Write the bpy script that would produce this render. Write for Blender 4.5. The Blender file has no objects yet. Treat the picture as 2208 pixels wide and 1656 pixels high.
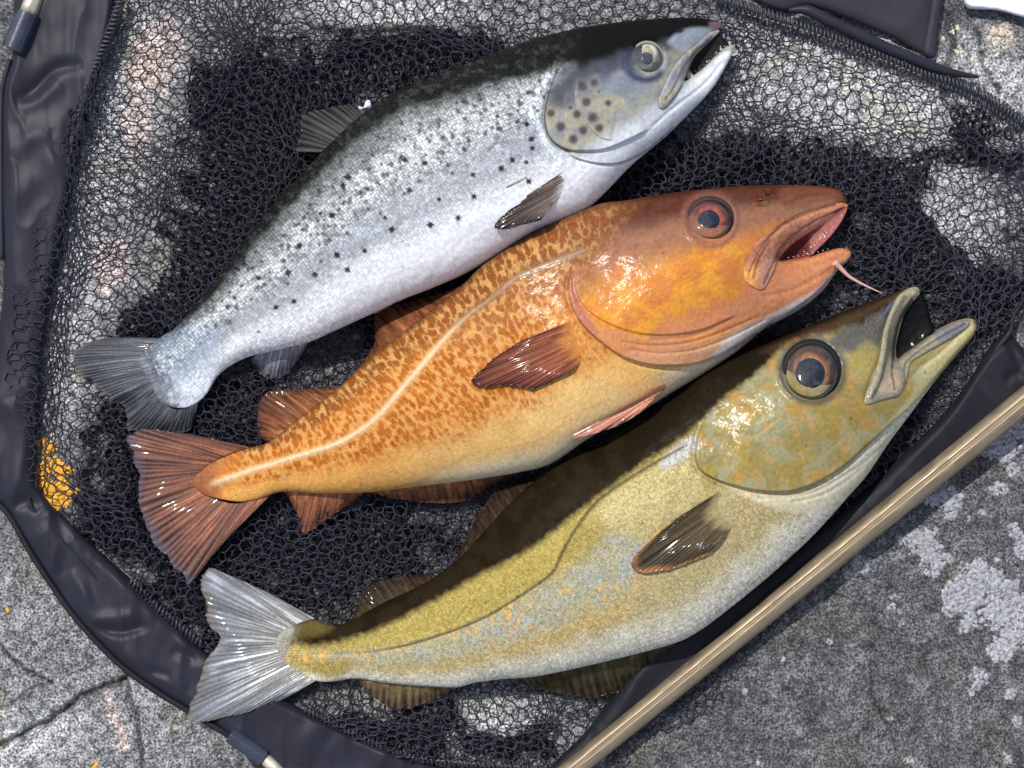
import bpy, math, random
import numpy as np
from mathutils import Vector

# ---------------------------------------------------------------- camera, sky, sun, exposure
S = 0.00025            # one unit of the layout grid is a quarter of a millimetre
CX, CY = 1104.0, 828.0
DCAM = 3600.0          # camera height in layout units (0.9 m)
sc = bpy.context.scene
C = sc.collection
cam_d = bpy.data.cameras.new("camera")
cam = bpy.data.objects.new("camera", cam_d)
C.objects.link(cam)
cam.location = (0, 0, DCAM * S)
cam.rotation_euler = (0, 0, 0)
cam_d.sensor_width = 36
cam_d.lens = 36 * DCAM / 2208.0
cam_d.clip_start = 0.01
cam_d.clip_end = 200
sc.camera = cam

SUN_EL, SUN_AZ = math.radians(57), math.radians(-38)   # azimuth clockwise from +Y
w = bpy.data.worlds.new("World"); sc.world = w; w.use_nodes = True
nt = w.node_tree; bg = nt.nodes["Background"]
sky = nt.nodes.new("ShaderNodeTexSky"); sky.sky_type = 'NISHITA'; sky.sun_disc = False
sky.sun_elevation = SUN_EL; sky.sun_rotation = SUN_AZ
tc = nt.nodes.new("ShaderNodeTexCoord")
cn = nt.nodes.new("ShaderNodeTexNoise"); cn.inputs['Scale'].default_value = 3.2; cn.inputs['Detail'].default_value = 7
cn.inputs['Roughness'].default_value = 0.55
cr = nt.nodes.new("ShaderNodeValToRGB"); cr.color_ramp.elements[0].position = 0.47; cr.color_ramp.elements[1].position = 0.58
mx = nt.nodes.new("ShaderNodeMixRGB"); mx.inputs[2].default_value = (7.0, 7.3, 8.0, 1)
nt.links.new(tc.outputs['Generated'], cn.inputs['Vector'])
nt.links.new(cn.outputs['Fac'], cr.inputs['Fac'])
nt.links.new(cr.outputs['Color'], mx.inputs[0])
nt.links.new(sky.outputs[0], mx.inputs[1])
nt.links.new(mx.outputs[0], bg.inputs['Color'])
bg.inputs['Strength'].default_value = 0.125
sl = bpy.data.lights.new("sun", 'SUN'); sl.energy = 4.3; sl.angle = math.radians(0.6); sl.color = (1.0, 0.965, 0.91)
sun = bpy.data.objects.new("sun", sl); C.objects.link(sun)
sd_ = Vector((math.sin(SUN_AZ) * math.cos(SUN_EL), math.cos(SUN_AZ) * math.cos(SUN_EL), math.sin(SUN_EL)))
sun.rotation_euler = sd_.to_track_quat('Z', 'Y').to_euler(); sun.location = sd_ * 3
sc.view_settings.view_transform = 'Standard'
sc.view_settings.look = 'None'
sc.view_settings.exposure = 0.0
sc.view_settings.gamma = 1
sc.view_settings.use_curve_mapping = False
sc.render.engine = 'CYCLES'
sc.cycles.max_bounces = 6
sc.cycles.transparent_max_bounces = 8

# ---------------------------------------------------------------- helpers
random.seed(7)
rng = np.random.default_rng(11)

def P3(x, y, z):
    """layout position (as seen on the ground plane) at height z -> scene metres"""
    x = np.asarray(x, float); y = np.asarray(y, float); z = np.asarray(z, float)
    k = (DCAM - z) / DCAM
    return np.stack([(x - CX) * k * S, -(y - CY) * k * S, z * S], -1)

def _hash(ix, iy, seed):
    h = (ix.astype(np.int64) * 374761393 + iy.astype(np.int64) * 668265263 + seed * 1442695041) & 0xFFFFFFFF
    h = ((h ^ (h >> 13)) * 1274126177) & 0xFFFFFFFF
    h = (h ^ (h >> 16)) & 0xFFFFFF
    return h / float(0xFFFFFF)

def vnoise(x, y, seed=0):
    ix = np.floor(x); iy = np.floor(y); fx = x - ix; fy = y - iy
    fx = fx * fx * (3 - 2 * fx); fy = fy * fy * (3 - 2 * fy)
    a = _hash(ix, iy, seed); b = _hash(ix + 1, iy, seed); c = _hash(ix, iy + 1, seed); d = _hash(ix + 1, iy + 1, seed)
    return (a * (1 - fx) + b * fx) * (1 - fy) + (c * (1 - fx) + d * fx) * fy

def fbm(x, y, seed=0, oct=4, gain=0.5):
    r = 0; amp = 1; tot = 0
    for o in range(oct):
        r = r + amp * vnoise(x * 2 ** o + 17.3 * o, y * 2 ** o - 9.1 * o, seed + o); tot += amp; amp *= gain
    return r / tot

def sstep(a, b, x):
    t = np.clip((x - a) / (b - a), 0, 1)
    return t * t * (3 - 2 * t)

def catmull(pts, n=8, closed=False):
    P = [np.array(p, float) for p in pts]
    out = []
    m = len(P)
    rngi = range(m) if closed else range(m - 1)
    for i in rngi:
        p0 = P[(i - 1) % m] if (closed or i > 0) else P[0]
        p1 = P[i]; p2 = P[(i + 1) % m]
        p3 = P[(i + 2) % m] if (closed or i + 2 < m) else P[-1]
        # centripetal-ish: limit tangents by the segment length
        L = np.linalg.norm((p2 - p1)[:2])
        m1 = (p2 - p0) / 2; m2 = (p3 - p1) / 2
        for q in (m1, m2):
            l = np.linalg.norm(q[:2])
            if l > L > 0: q *= L / l
        for k in range(n):
            t = k / n; t2 = t * t; t3 = t2 * t
            out.append((2 * t3 - 3 * t2 + 1) * p1 + (t3 - 2 * t2 + t) * m1 + (-2 * t3 + 3 * t2) * p2 + (t3 - t2) * m2)
    if not closed: out.append(P[-1])
    return np.array(out)

def resample(pts, n):
    pts = np.asarray(pts, float)
    d = np.r_[0, np.cumsum(np.linalg.norm(np.diff(pts[:, :2], axis=0), axis=1))]
    t = np.linspace(0, d[-1], n)
    return np.stack([np.interp(t, d, pts[:, k]) for k in range(pts.shape[1])], -1)

class Grid:
    def __init__(s, x0, y0, x1, y1, h):
        s.x0, s.y0, s.h = x0, y0, h
        s.nx = int((x1 - x0) / h) + 2; s.ny = int((y1 - y0) / h) + 2
        s.X, s.Y = np.meshgrid(x0 + np.arange(s.nx) * h, y0 + np.arange(s.ny) * h)
    def dist(s, pts, maxd=60, closed=False, smooth=6):
        """distance, signed side, arc parameter, nearest point"""
        P = np.asarray(pts, float)
        if smooth: P = catmull(P, smooth, closed)
        if closed: P = np.vstack([P, P[:1]])
        D = np.full(s.X.shape, float(maxd)); side = np.ones(s.X.shape); T = np.zeros(s.X.shape)
        NX = s.X.copy(); NY = s.Y.copy()
        L = 0
        for i in range(len(P) - 1):
            a = P[i][:2]; b = P[i + 1][:2]; ab = b - a; l = np.hypot(*ab)
            if l < 1e-6: continue
            j0 = max(0, int((min(a[0], b[0]) - maxd - s.x0) / s.h)); j1 = min(s.nx, int((max(a[0], b[0]) + maxd - s.x0) / s.h) + 2)
            i0 = max(0, int((min(a[1], b[1]) - maxd - s.y0) / s.h)); i1 = min(s.ny, int((max(a[1], b[1]) + maxd - s.y0) / s.h) + 2)
            if j1 <= j0 or i1 <= i0: L += l; continue
            sl_ = (slice(i0, i1), slice(j0, j1))
            px = s.X[sl_] - a[0]; py = s.Y[sl_] - a[1]
            t = np.clip((px * ab[0] + py * ab[1]) / (l * l), 0, 1)
            qx = px - t * ab[0]; qy = py - t * ab[1]
            d = np.sqrt(qx * qx + qy * qy)
            m = d < D[sl_]
            D[sl_][m] = d[m]
            side[sl_][m] = np.sign((ab[0] * py - ab[1] * px)[m] + 1e-9)
            T[sl_][m] = (L + t * l)[m]
            NX[sl_][m] = (a[0] + t * ab[0])[m]; NY[sl_][m] = (a[1] + t * ab[1])[m]
            L += l
        return D, side, T / max(L, 1e-9), NX, NY
    def inside(s, P):
        P = np.asarray(P, float)[:, :2]
        ins = np.zeros(s.X.shape, bool)
        for i in range(len(P)):
            a = P[i]; b = P[(i + 1) % len(P)]
            if a[1] == b[1]: continue
            if a[1] > b[1]: a, b = b, a
            i0 = max(0, int(math.ceil((a[1] - s.y0) / s.h))); i1 = min(s.ny, int(math.ceil((b[1] - s.y0) / s.h)))
            if i1 <= i0: continue
            ys = s.Y[i0:i1, 0]; xc = a[0] + (ys - a[1]) / (b[1] - a[1]) * (b[0] - a[0])
            ins[i0:i1] ^= s.X[i0:i1] < xc[:, None]
        return ins

def poisson(mask, h):
    """-lap(phi)=1 inside mask, 0 outside; coarse to fine"""
    levels = [mask]
    while min(levels[-1].shape) > 24 and len(levels) < 6:
        levels.append(levels[-1][::2, ::2])
    phi = None
    for li in range(len(levels) - 1, -1, -1):
        m = levels[li].astype(float); hh = h * 2 ** li
        if phi is None: phi = np.zeros(m.shape)
        else:
            up = np.repeat(np.repeat(phi, 2, 0), 2, 1)
            up = up[:m.shape[0], :m.shape[1]]
            if up.shape != m.shape:
                up = np.pad(up, ((0, m.shape[0] - up.shape[0]), (0, m.shape[1] - up.shape[1])), mode='edge')
            phi = up * m
        for it in range(600 if li >= len(levels) - 2 else 120):
            q = np.zeros_like(phi)
            q[1:-1, 1:-1] = 0.25 * (phi[:-2, 1:-1] + phi[2:, 1:-1] + phi[1:-1, :-2] + phi[1:-1, 2:] + hh * hh)
            phi = q * m
    return phi

def blur(a, n=1):
    for _ in range(n):
        a = np.pad(a, 1, mode='edge')
        a = (a[:-2, 1:-1] + a[2:, 1:-1] + a[1:-1, :-2] + a[1:-1, 2:] + 2 * a[1:-1, 1:-1]) / 6
    return a

def inflate(poly, h, maxd=40):
    P = np.asarray(poly, float)
    g = Grid(P[:, 0].min() - 3 * h, P[:, 1].min() - 3 * h, P[:, 0].max() + 3 * h, P[:, 1].max() + 3 * h, h)
    g.ins = g.inside(P)
    g.D, _, _, g.NX, g.NY = g.dist(P, maxd=maxd, closed=True, smooth=0)
    phi = poisson(g.ins, h)
    q = phi / np.maximum(g.D, 0.6 * h)
    qb = np.where(g.ins, q, 0); wgt = g.ins.astype(float)
    qb = blur(qb, 3) / np.maximum(blur(wgt, 3), 1e-3)
    g.H = np.sqrt(2 * np.maximum(qb * g.D, 0)) * g.ins
    return g

def link_mesh(name, V, F, mat, parent=None, attrs=None, uv=None, smooth=True, origin=None):
    me = bpy.data.meshes.new(name)
    V = np.asarray(V, np.float32); F = np.asarray(F, np.int32)
    if origin is not None: V = V - np.asarray(origin, np.float32)
    k = F.shape[1]
    me.vertices.add(len(V)); me.vertices.foreach_set("co", V.ravel())
    me.loops.add(F.size); me.loops.foreach_set("vertex_index", F.ravel())
    me.polygons.add(len(F)); me.polygons.foreach_set("loop_start", np.arange(0, F.size, k, dtype=np.int32))
    me.polygons.foreach_set("use_smooth", np.full(len(F), smooth))
    if attrs:
        for an, col in attrs.items():
            col = np.asarray(col, np.float32)
            if col.shape[1] == 3: col = np.c_[col, np.ones(len(col), np.float32)]
            a = me.attributes.new(an, 'FLOAT_COLOR', 'POINT'); a.data.foreach_set("color", col.ravel())
    if uv is not None:
        u = me.uv_layers.new(name="UVMap"); u.data.foreach_set("uv", np.asarray(uv, np.float32)[F.ravel()].ravel())
    me.update(calc_edges=True); me.validate()
    if mat: me.materials.append(mat)
    o = bpy.data.objects.new(name, me); C.objects.link(o)
    if parent is not None:
        o.parent = parent
    if origin is not None: o.location = origin
    if parent is not None:
        pl = Vector((0, 0, 0)); q = parent
        while q is not None: pl += Vector(q.location); q = q.parent
        o.location = Vector(o.location) - pl
    return o

def grid_mesh(g, Z, extra_mask=None, flip=False):
    """quads over inside cells; outside corner nodes snapped on the outline. returns idx map arrays"""
    ins = g.ins
    near = (~ins) & (g.D < 1.6 * g.h)
    ok = ins | near
    cell = ok[:-1, :-1] & ok[1:, :-1] & ok[:-1, 1:] & ok[1:, 1:]
    anyin = ins[:-1, :-1] | ins[1:, :-1] | ins[:-1, 1:] | ins[1:, 1:]
    cell &= anyin
    used = np.zeros(ins.shape, bool)
    used[:-1, :-1] |= cell; used[1:, :-1] |= cell; used[:-1, 1:] |= cell; used[1:, 1:] |= cell
    idx = np.full(ins.shape, -1); idx[used] = np.arange(used.sum())
    X = np.where(ins, g.X, g.NX)[used]; Y = np.where(ins, g.Y, g.NY)[used]
    a = idx[:-1, :-1][cell]; b = idx[:-1, 1:][cell]; c = idx[1:, 1:][cell]; d = idx[1:, :-1][cell]
    F = np.stack([a, d, c, b], -1)
    if flip: F = F[:, ::-1]
    return used, X, Y, Z[used], F

# --------- materials
def nmat(name):
    m = bpy.data.materials.new(name); m.use_nodes = True
    nt = m.node_tree
    return m, nt, nt.nodes["Principled BSDF"]

def N(nt, typ, **kw):
    n = nt.nodes.new(typ)
    for k, v in kw.items():
        if k.startswith('_'): setattr(n, k[1:], v)
        else: n.inputs[k].default_value = v
    return n

def mathn(nt, op, a, b=None, c=None):
    n = nt.nodes.new("ShaderNodeMath"); n.operation = op
    for i, v in enumerate((a, b, c)):
        if v is None: continue
        if isinstance(v, (int, float)): n.inputs[i].default_value = v
        else: nt.links.new(v, n.inputs[i])
    return n.outputs[0]

def mixc(nt, fac, a, b, mode='MIX'):
    n = nt.nodes.new("ShaderNodeMixRGB"); n.blend_type = mode
    for i, v in enumerate((fac, a, b)):
        if isinstance(v, (int, float)): n.inputs[i].default_value = v
        elif isinstance(v, tuple): n.inputs[i].default_value = (*v, 1)[:4]
        else: nt.links.new(v, n.inputs[i])
    return n.outputs[0]

def maprange(nt, v, a, b, c=0.0, d=1.0):
    n = nt.nodes.new("ShaderNodeMapRange")
    nt.links.new(v, n.inputs[0])
    for i, q in enumerate((a, b, c, d)): n.inputs[i + 1].default_value = q
    return n.outputs[0]

def scaled_uv(nt, sx, sy=None, distort=0, dscale=1.0):
    uv = nt.nodes.new("ShaderNodeUVMap"); uv.uv_map = "UVMap"
    mp = nt.nodes.new("ShaderNodeMapping"); mp.inputs['Scale'].default_value = (sx, sy if sy else sx, 1)
    nt.links.new(uv.outputs[0], mp.inputs[0])
    if distort:
        nz = N(nt, "ShaderNodeTexNoise", Scale=dscale, Detail=2.0)
        nt.links.new(mp.outputs[0], nz.inputs['Vector'])
        va = nt.nodes.new("ShaderNodeVectorMath"); va.operation = 'MULTIPLY_ADD'
        nt.links.new(nz.outputs['Color'], va.inputs[0]); va.inputs[1].default_value = (distort,) * 3
        nt.links.new(mp.outputs[0], va.inputs[2])
        return va.outputs[0]
    return mp.outputs[0]

def objco(nt):
    t = nt.nodes.new("ShaderNodeTexCoord"); return t.outputs['Object']

def vor(nt, vec, feature='F1', rand=1.0, scale=1.0):
    v = nt.nodes.new("ShaderNodeTexVoronoi"); v.feature = feature; v.inputs['Scale'].default_value = scale
    if 'Randomness' in v.inputs: v.inputs['Randomness'].default_value = rand
    nt.links.new(vec, v.inputs['Vector'])
    return v

def bumpn(nt, height, strength, dist, prev=None):
    b = N(nt, "ShaderNodeBump", Strength=strength, Distance=dist)
    nt.links.new(height, b.inputs['Height'])
    if prev is not None: nt.links.new(prev, b.inputs['Normal'])
    return b.outputs[0]

def attr(nt, name):
    a = nt.nodes.new("ShaderNodeAttribute"); a.attribute_name = name; return a

def sep(nt, c):
    s_ = nt.nodes.new("ShaderNodeSeparateColor"); nt.links.new(c, s_.inputs[0]); return s_.outputs

# skin shared builder -------------------------------------------------
def skin(name, scale_px, scale_aspect, cell_lo, cell_hi, rand, metallic, rough, coat, coat_rough, pattern=None, bump_mm=0.12, sparkle=0.0, wetbump=0.5, wetmm=4.0, spec=.5):
    m, nt, bs = nmat(name)
    col = attr(nt, "Col"); msk = sep(nt, attr(nt, "Mask").outputs['Color'])
    c = col.outputs['Color']
    if pattern: c = pattern(nt, c, msk)
    uvs = scaled_uv(nt, 1 / scale_px, scale_aspect / scale_px, 0.25, 0.15)
    v = vor(nt, uvs, 'F1', rand)
    cellv = maprange(nt, v.outputs['Distance'], 0.15, 0.75, cell_hi, cell_lo)
    hs = sep(nt, v.outputs['Color'])
    sp = maprange(nt, hs[0], 0, 1, 1 - sparkle, 1 + sparkle)
    mul = mathn(nt, 'MULTIPLY', cellv, sp)
    mul = mathn(nt, 'ADD', mathn(nt, 'MULTIPLY', mathn(nt, 'SUBTRACT', mul, 1.0), msk[1]), 1.0)
    cc = nt.nodes.new("ShaderNodeCombineColor")
    for i in range(3): nt.links.new(mul, cc.inputs[i])
    c = mixc(nt, 1.0, c, cc.outputs[0], 'MULTIPLY')
    fine = N(nt, "ShaderNodeTexNoise", Scale=1.0, Detail=5.0, Roughness=0.6)
    nt.links.new(scaled_uv(nt, 1 / 9.0), fine.inputs['Vector'])
    f2 = maprange(nt, fine.outputs['Fac'], 0.3, 0.7, 0.82, 1.18)
    cc2 = nt.nodes.new("ShaderNodeCombineColor")
    for i in range(3): nt.links.new(f2, cc2.inputs[i])
    c = mixc(nt, 1.0, c, cc2.outputs[0], 'MULTIPLY')
    nt.links.new(c, bs.inputs['Base Color'])
    bs.inputs['Metallic'].default_value = metallic
    bs.inputs['Roughness'].default_value = rough
    film = N(nt, "ShaderNodeTexNoise", Scale=1.0, Detail=5.0, Roughness=.6, Distortion=.4)
    nt.links.new(scaled_uv(nt, 1 / 55.0, 1 / 32.0), film.inputs['Vector'])
    fm = maprange(nt, mathn(nt, 'ADD', film.outputs['Fac'], mathn(nt, 'MULTIPLY', msk[2], .16)), .585, .62, .03, 1.0)
    nt.links.new(mathn(nt, 'MULTIPLY', maprange(nt, msk[2], 0.05, 1, 0.0, coat), fm), bs.inputs['Coat Weight'])
    nt.links.new(maprange(nt, msk[2], 0.0, .9, 0.02, spec), bs.inputs['Specular IOR Level'])
    bs.inputs['Coat Roughness'].default_value = coat_rough
    bs.inputs['Coat IOR'].default_value = 1.4
    hgt = mathn(nt, 'MULTIPLY', mathn(nt, 'SUBTRACT', 1.0, v.outputs['Distance']), msk[1])
    b1 = bumpn(nt, hgt, 0.8, bump_mm * 0.001)
    wet = N(nt, "ShaderNodeTexNoise", Scale=1.0, Detail=4.0, Roughness=0.55)
    nt.links.new(scaled_uv(nt, 1 / 34.0, 1 / 20.0), wet.inputs['Vector'])
    b2 = bumpn(nt, wet.outputs['Fac'], wetbump, 0.0012, b1)
    nt.links.new(b2, bs.inputs['Normal'])
    wet2 = bumpn(nt, wet.outputs['Fac'], wetbump * 1.6, wetmm * 0.001)
    nt.links.new(wet2, bs.inputs['Coat Normal'])
    return m

# ---------------------------------------------------------------- structure : the rock
def blobmask(X, Y, blobs, soft=0.35, wob=0.35, seed=5):
    m = np.zeros(X.shape)
    nz = (fbm(X / 22., Y / 22., seed, 4) - 0.5) * 2
    for b in blobs:
        x, y, rx = b[:3]; ry = b[3] if len(b) > 3 else rx; a = math.radians(b[4]) if len(b) > 4 else 0
        dx = X - x; dy = Y - y
        u = (dx * math.cos(a) + dy * math.sin(a)) / rx; v = (-dx * math.sin(a) + dy * math.cos(a)) / ry
        r = np.sqrt(u * u + v * v) + nz * wob
        m = np.maximum(m, 1 - sstep(1 - soft, 1 + soft, r))
    return m

CRACKS = [
    ([(-60, 1640), (0, 1608), (79, 1567), (133, 1535), (168, 1504), (222, 1485), (262, 1468), (276, 1448), (270, 1430)], 7, 16),
    ([(262, 1470), (276, 1490), (285, 1529), (301, 1592), (307, 1670)], 4.0, 11),
    ([(-20, 1385), (0, 1399), (32, 1434), (70, 1458), (105, 1475)], 4, 12),
    ([(105, 1475), (63, 1488), (19, 1523), (-30, 1540)], 3, 8),
    ([(1880, 1430), (1885, 1500), (1905, 1545), (1925, 1580), (1935, 1620)], 2.5, 8),
    ([(2055, 30), (2060, 90), (2048, 150), (2040, 210)], 10, 12),
    ([(2110, 55), (2118, 110), (2128, 150), (2160, 200)], 4, 7),
    ([(690, 60), (760, 70), (900, 60), (1010, 90)], 6, 9),
]
DENSE = [(590, 330, 170, 260, 20), (480, 560, 150, 170, 30), (860, 130, 240, 70, -8), (330, 1000, 150, 160, 20), (240, 1130, 120, 70, 30), (1080, 330, 40, 20), (560, 200, 140, 110), (700, 420, 120, 120),
         (2000, 480, 120, 150, -35), (1950, 560, 150, 110), (1700, 350, 330, 55, 5), (2130, 640, 110, 90), (1500, 380, 180, 60, -15), (830, 1590, 180, 40, 12), (1120, 1600, 140, 40), (450, 1250, 250, 120, 30), (700, 1180, 250, 130), (520, 900, 110, 110), (950, 1550, 120, 40),
         (1900, 420, 300, 60, 10), (2100, 340, 140, 30), (340, 700, 110, 90), (1350, 420, 180, 60, -25), (920, 620, 200, 60, -28), (1750, 900, 300, 200, -40), (2060, 250, 150, 40, 28)]
THIN = [(330, 160, 75, 150, 12), (560, 1000, 10, 10), (200, 700, 50, 150, 12), (145, 900, 32, 230, 4), (900, 15, 260, 38), (1300, 20, 300, 50), (1850, 190, 230, 95, 12), (2080, 440, 90, 80, 20), (1070, 1540, 80, 48, 10), (1250, 1600, 60, 50, -40), (620, 480, 70, 55, -20), (110, 1020, 60, 90), (300, 560, 60, 80, 25)]

LW = [(1985, 1168, 36), (2020, 1200, 38), (2100, 1260, 46), (2075, 1300, 34), (2160, 1275, 46), (2198, 1310, 40), (2090, 1350, 20), (2150, 1335, 26), (2195, 1375, 34), (2160, 1405, 26), (2105, 1467, 26),
      (2040, 1068, 40), (2003, 1060, 20), (1862, 1215, 18), (1832, 1238, 16), (2155, 1055, 18), (2120, 1105, 8), (2185, 1010, 14), (2190, 1145, 18), (2170, 955, 34), (2135, 965, 24), (2198, 920, 34), (2215, 1180, 24),
      (1700, 1330, 7), (1930, 1290, 9), (1925, 1310, 8), (1690, 1420, 8), (1790, 1385, 6), (2120, 1320, 5), (2180, 1500, 10), (2195, 1560, 14), (2170, 1636, 16), (1607, 1496, 6), (1960, 1640, 8), (1640, 1650, 8), (2060, 1110, 8), (2090, 1120, 7), (1922, 1552, 4)]
def rock_height(X, Y, g=None):
    Z = (fbm(X / 260., Y / 260., 3, 3) - 0.5) * 26
    Z += (fbm(X / 60., Y / 60., 8, 3) - 0.5) * 15
    Z += (fbm(X / 17., Y / 17., 21, 3) - 0.5) * 9.0
    Z += (fbm(X / 5., Y / 5., 31, 2) - 0.5) * 2.6
    return Z - 8

g = Grid(-160, -120, 2370, 1780, 3.4)
ZR = rock_height(g.X, g.Y)
cm = np.zeros(g.X.shape)
for pts, wd, dp in CRACKS:
    pp = catmull(pts, 6)
    pp[:, 0] += (vnoise(pp[:, 0] / 9, pp[:, 1] / 9, 4) - .5) * 8; pp[:, 1] += (vnoise(pp[:, 0] / 9, pp[:, 1] / 9, 14) - .5) * 8
    D, sd, T, _, _ = g.dist(pp, 50, smooth=0)
    wv = wd * (0.6 + 0.8 * vnoise(g.X / 14, g.Y / 14, 6))
    k = np.exp(-(D / np.maximum(wv, .5)) ** 2)
    ZR -= dp * k + np.where(sd > 0, 1, 0) * 5 * np.exp(-D / 30) * (D < 49)
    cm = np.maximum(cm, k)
edge_ = np.minimum(np.minimum(g.X + 160, 2370 - g.X), np.minimum(g.Y + 120, 1780 - g.Y))
ZR -= 60 * (1 - sstep(0, 95, edge_))
light = blobmask(g.X, g.Y, [(300, 150, 230, 420), (900, 20, 520, 140), (150, 1480, 420, 260, 25), (330, 620, 180, 360), (1850, 210, 420, 150, 8), (1000, 1560, 330, 110), (2080, 420, 150, 130)], 0.5, 0.3)
bright = blobmask(g.X, g.Y, [(1800, 200, 330, 120, 10), (850, 10, 180, 50), (230, 250, 90, 240, 10), (150, 680, 60, 260, 8), (2000, 300, 170, 100), (2060, 500, 100, 90), (60, 1600, 120, 60, -20), (1080, 1555, 90, 50), (2140, 180, 90, 90)], 0.6, 0.5, 9)
pink = blobmask(g.X, g.Y, [(330, 130, 50, 90, 20), (290, 260, 30, 60), (250, 560, 30, 50), (225, 570, 25, 60), (262, 1590, 12, 38, -15), (238, 1530, 12, 30, -10), (2160, 72, 24, 20), (560, 505, 30, 20)], 0.4, 0.35, 13)
nz = fbm(g.X / 45, g.Y / 45, 40, 4)
base = np.empty(g.X.shape + (3,))
dark = np.array([0.088, 0.088, 0.094]); lt = np.array([0.235, 0.235, 0.24]); br = np.array([0.44, 0.44, 0.455]); pk = np.array([0.56, 0.44, 0.40])
base[:] = dark
base = base * (0.35 + 1.3 * nz[..., None])
base += (lt - base) * light[..., None] * (0.7 + 0.3 * nz[..., None])
base += (br - base) * bright[..., None] * 0.75
base += (pk - base) * pink[..., None] * 0.8
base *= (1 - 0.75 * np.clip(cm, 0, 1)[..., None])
wet_shade = (blobmask(g.X, g.Y, DENSE, .5, .8, 4) * (1 - blobmask(g.X, g.Y, THIN, .3, .3, 8)))[..., None]  # shade under the bunched net painted into the rock, plus some wetness
base = base * (1 - .68 * wet_shade)
lw = blobmask(g.X, g.Y, LW, .12, .8, 3)[..., None]
base = base + (np.array([.25, .25, .27]) - base) * lw * .85
olive = sstep(0.58, 0.75, fbm(g.X / 90, g.Y / 90, 77, 3))[..., None]
base = base * (1 - 0.25 * olive * np.array([0.0, 0.1, 0.6]))

def rock_material():
    m, nt, bs = nmat("rock")
    col = attr(nt, "Col").outputs['Color']
    oc = objco(nt)
    def nz(scale, det, rough=0.6):
        n = N(nt, "ShaderNodeTexNoise", Scale=scale, Detail=det, Roughness=rough); nt.links.new(oc, n.inputs['Vector']); return n.outputs['Fac']
    n1 = nz(760, 4, 0.75); n2 = nz(190, 5, .65); n3 = nz(1500, 2)
    v = vor(nt, oc, 'F1', 1.0, 620)
    a = maprange(nt, n1, 0.40, 0.62, 0.22, 1.85)
    b = maprange(nt, n2, 0.36, 0.64, 0.42, 1.55)
    ab = mathn(nt, 'MULTIPLY', a, b)
    cc = nt.nodes.new("ShaderNodeCombineColor")
    for i in range(3): nt.links.new(ab, cc.inputs[i])
    c = mixc(nt, 1.0, col, cc.outputs[0], 'MULTIPLY')
    spk = maprange(nt, n3, 0.62, 0.70, 0, 1)
    spk2 = mathn(nt, 'MULTIPLY', spk, maprange(nt, n1, 0.45, 0.6, 0.1, 0.9))
    c = mixc(nt, spk2, c, (0.55, 0.55, 0.56))
    sv = sep(nt, v.outputs['Color'])
    dk = mathn(nt, 'MULTIPLY', maprange(nt, sv[1], 0.78, 0.82, 0, 0.75), maprange(nt, v.outputs['Distance'], 0.2, 0.45, 1, 0))
    c = mixc(nt, dk, c, (0.015, 0.015, 0.014))
    nt.links.new(c, bs.inputs['Base Color'])
    bs.inputs['Roughness'].default_value = 0.72
    b1 = bumpn(nt, n1, 0.9, 0.0011); b2 = bumpn(nt, v.outputs['Distance'], 0.5, 0.0006, b1); b3 = bumpn(nt, n3, 0.6, 0.0004, b2)
    nt.links.new(b3, bs.inputs['Normal'])
    return m
M_rock = rock_material()
V = P3(g.X, g.Y, ZR).reshape(-1, 3)
V[:, :2] = np.stack([(g.X.ravel() - CX) * S, -(g.Y.ravel() - CY) * S], -1)
idx = np.arange(g.nx * g.ny).reshape(g.ny, g.nx)
F = np.stack([idx[:-1, :-1], idx[1:, :-1], idx[1:, 1:], idx[:-1, 1:]], -1).reshape(-1, 4)
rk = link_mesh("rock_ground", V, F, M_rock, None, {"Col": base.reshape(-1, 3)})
rk['kind'] = 'structure'; rk['label'] = "grey granite rock surface with cracks and patchy lichen under the net"
ZRG = (g, ZR)
def rockz(x, y):
    gg, Z = ZRG
    j = np.clip(((np.asarray(x) - gg.x0) / gg.h).astype(int), 0, gg.nx - 1); i = np.clip(((np.asarray(y) - gg.y0) / gg.h).astype(int), 0, gg.ny - 1)
    return Z[i, j]
# the shore rock going on outside the detailed part, out to the horizon
def outer_rock():
    n = 120
    u = np.linspace(-1, 1, n); R = np.sign(u) * (abs(u) ** 4) * 60 + u * 0.5
    XX, YY = np.meshgrid(R, R)
    Z = -0.0085 + (fbm(XX * 1.4, YY * 1.4, 5, 4) - 0.5) * 0.25 * sstep(0.35, 1.6, np.hypot(XX, YY)) - 0.006 * (1 - sstep(.8, 1.0, np.maximum(abs(XX) / .31, abs(YY) / .225)))
    V = np.stack([XX, YY, Z], -1).reshape(-1, 3)
    idx = np.arange(n * n).reshape(n, n)
    F = np.stack([idx[:-1, :-1], idx[:-1, 1:], idx[1:, 1:], idx[1:, :-1]], -1).reshape(-1, 4)
    col = np.tile([[0.13, 0.13, 0.135]], (n * n, 1)) * (0.7 + 0.6 * fbm(XX * 3, YY * 3, 2, 3).reshape(-1, 1))
    o = link_mesh("shore_rock", V, F, M_rock, None, {"Col": col})
    o['kind'] = 'structure'; o['label'] = "grey rocky shore going on around the net"
outer_rock()

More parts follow.
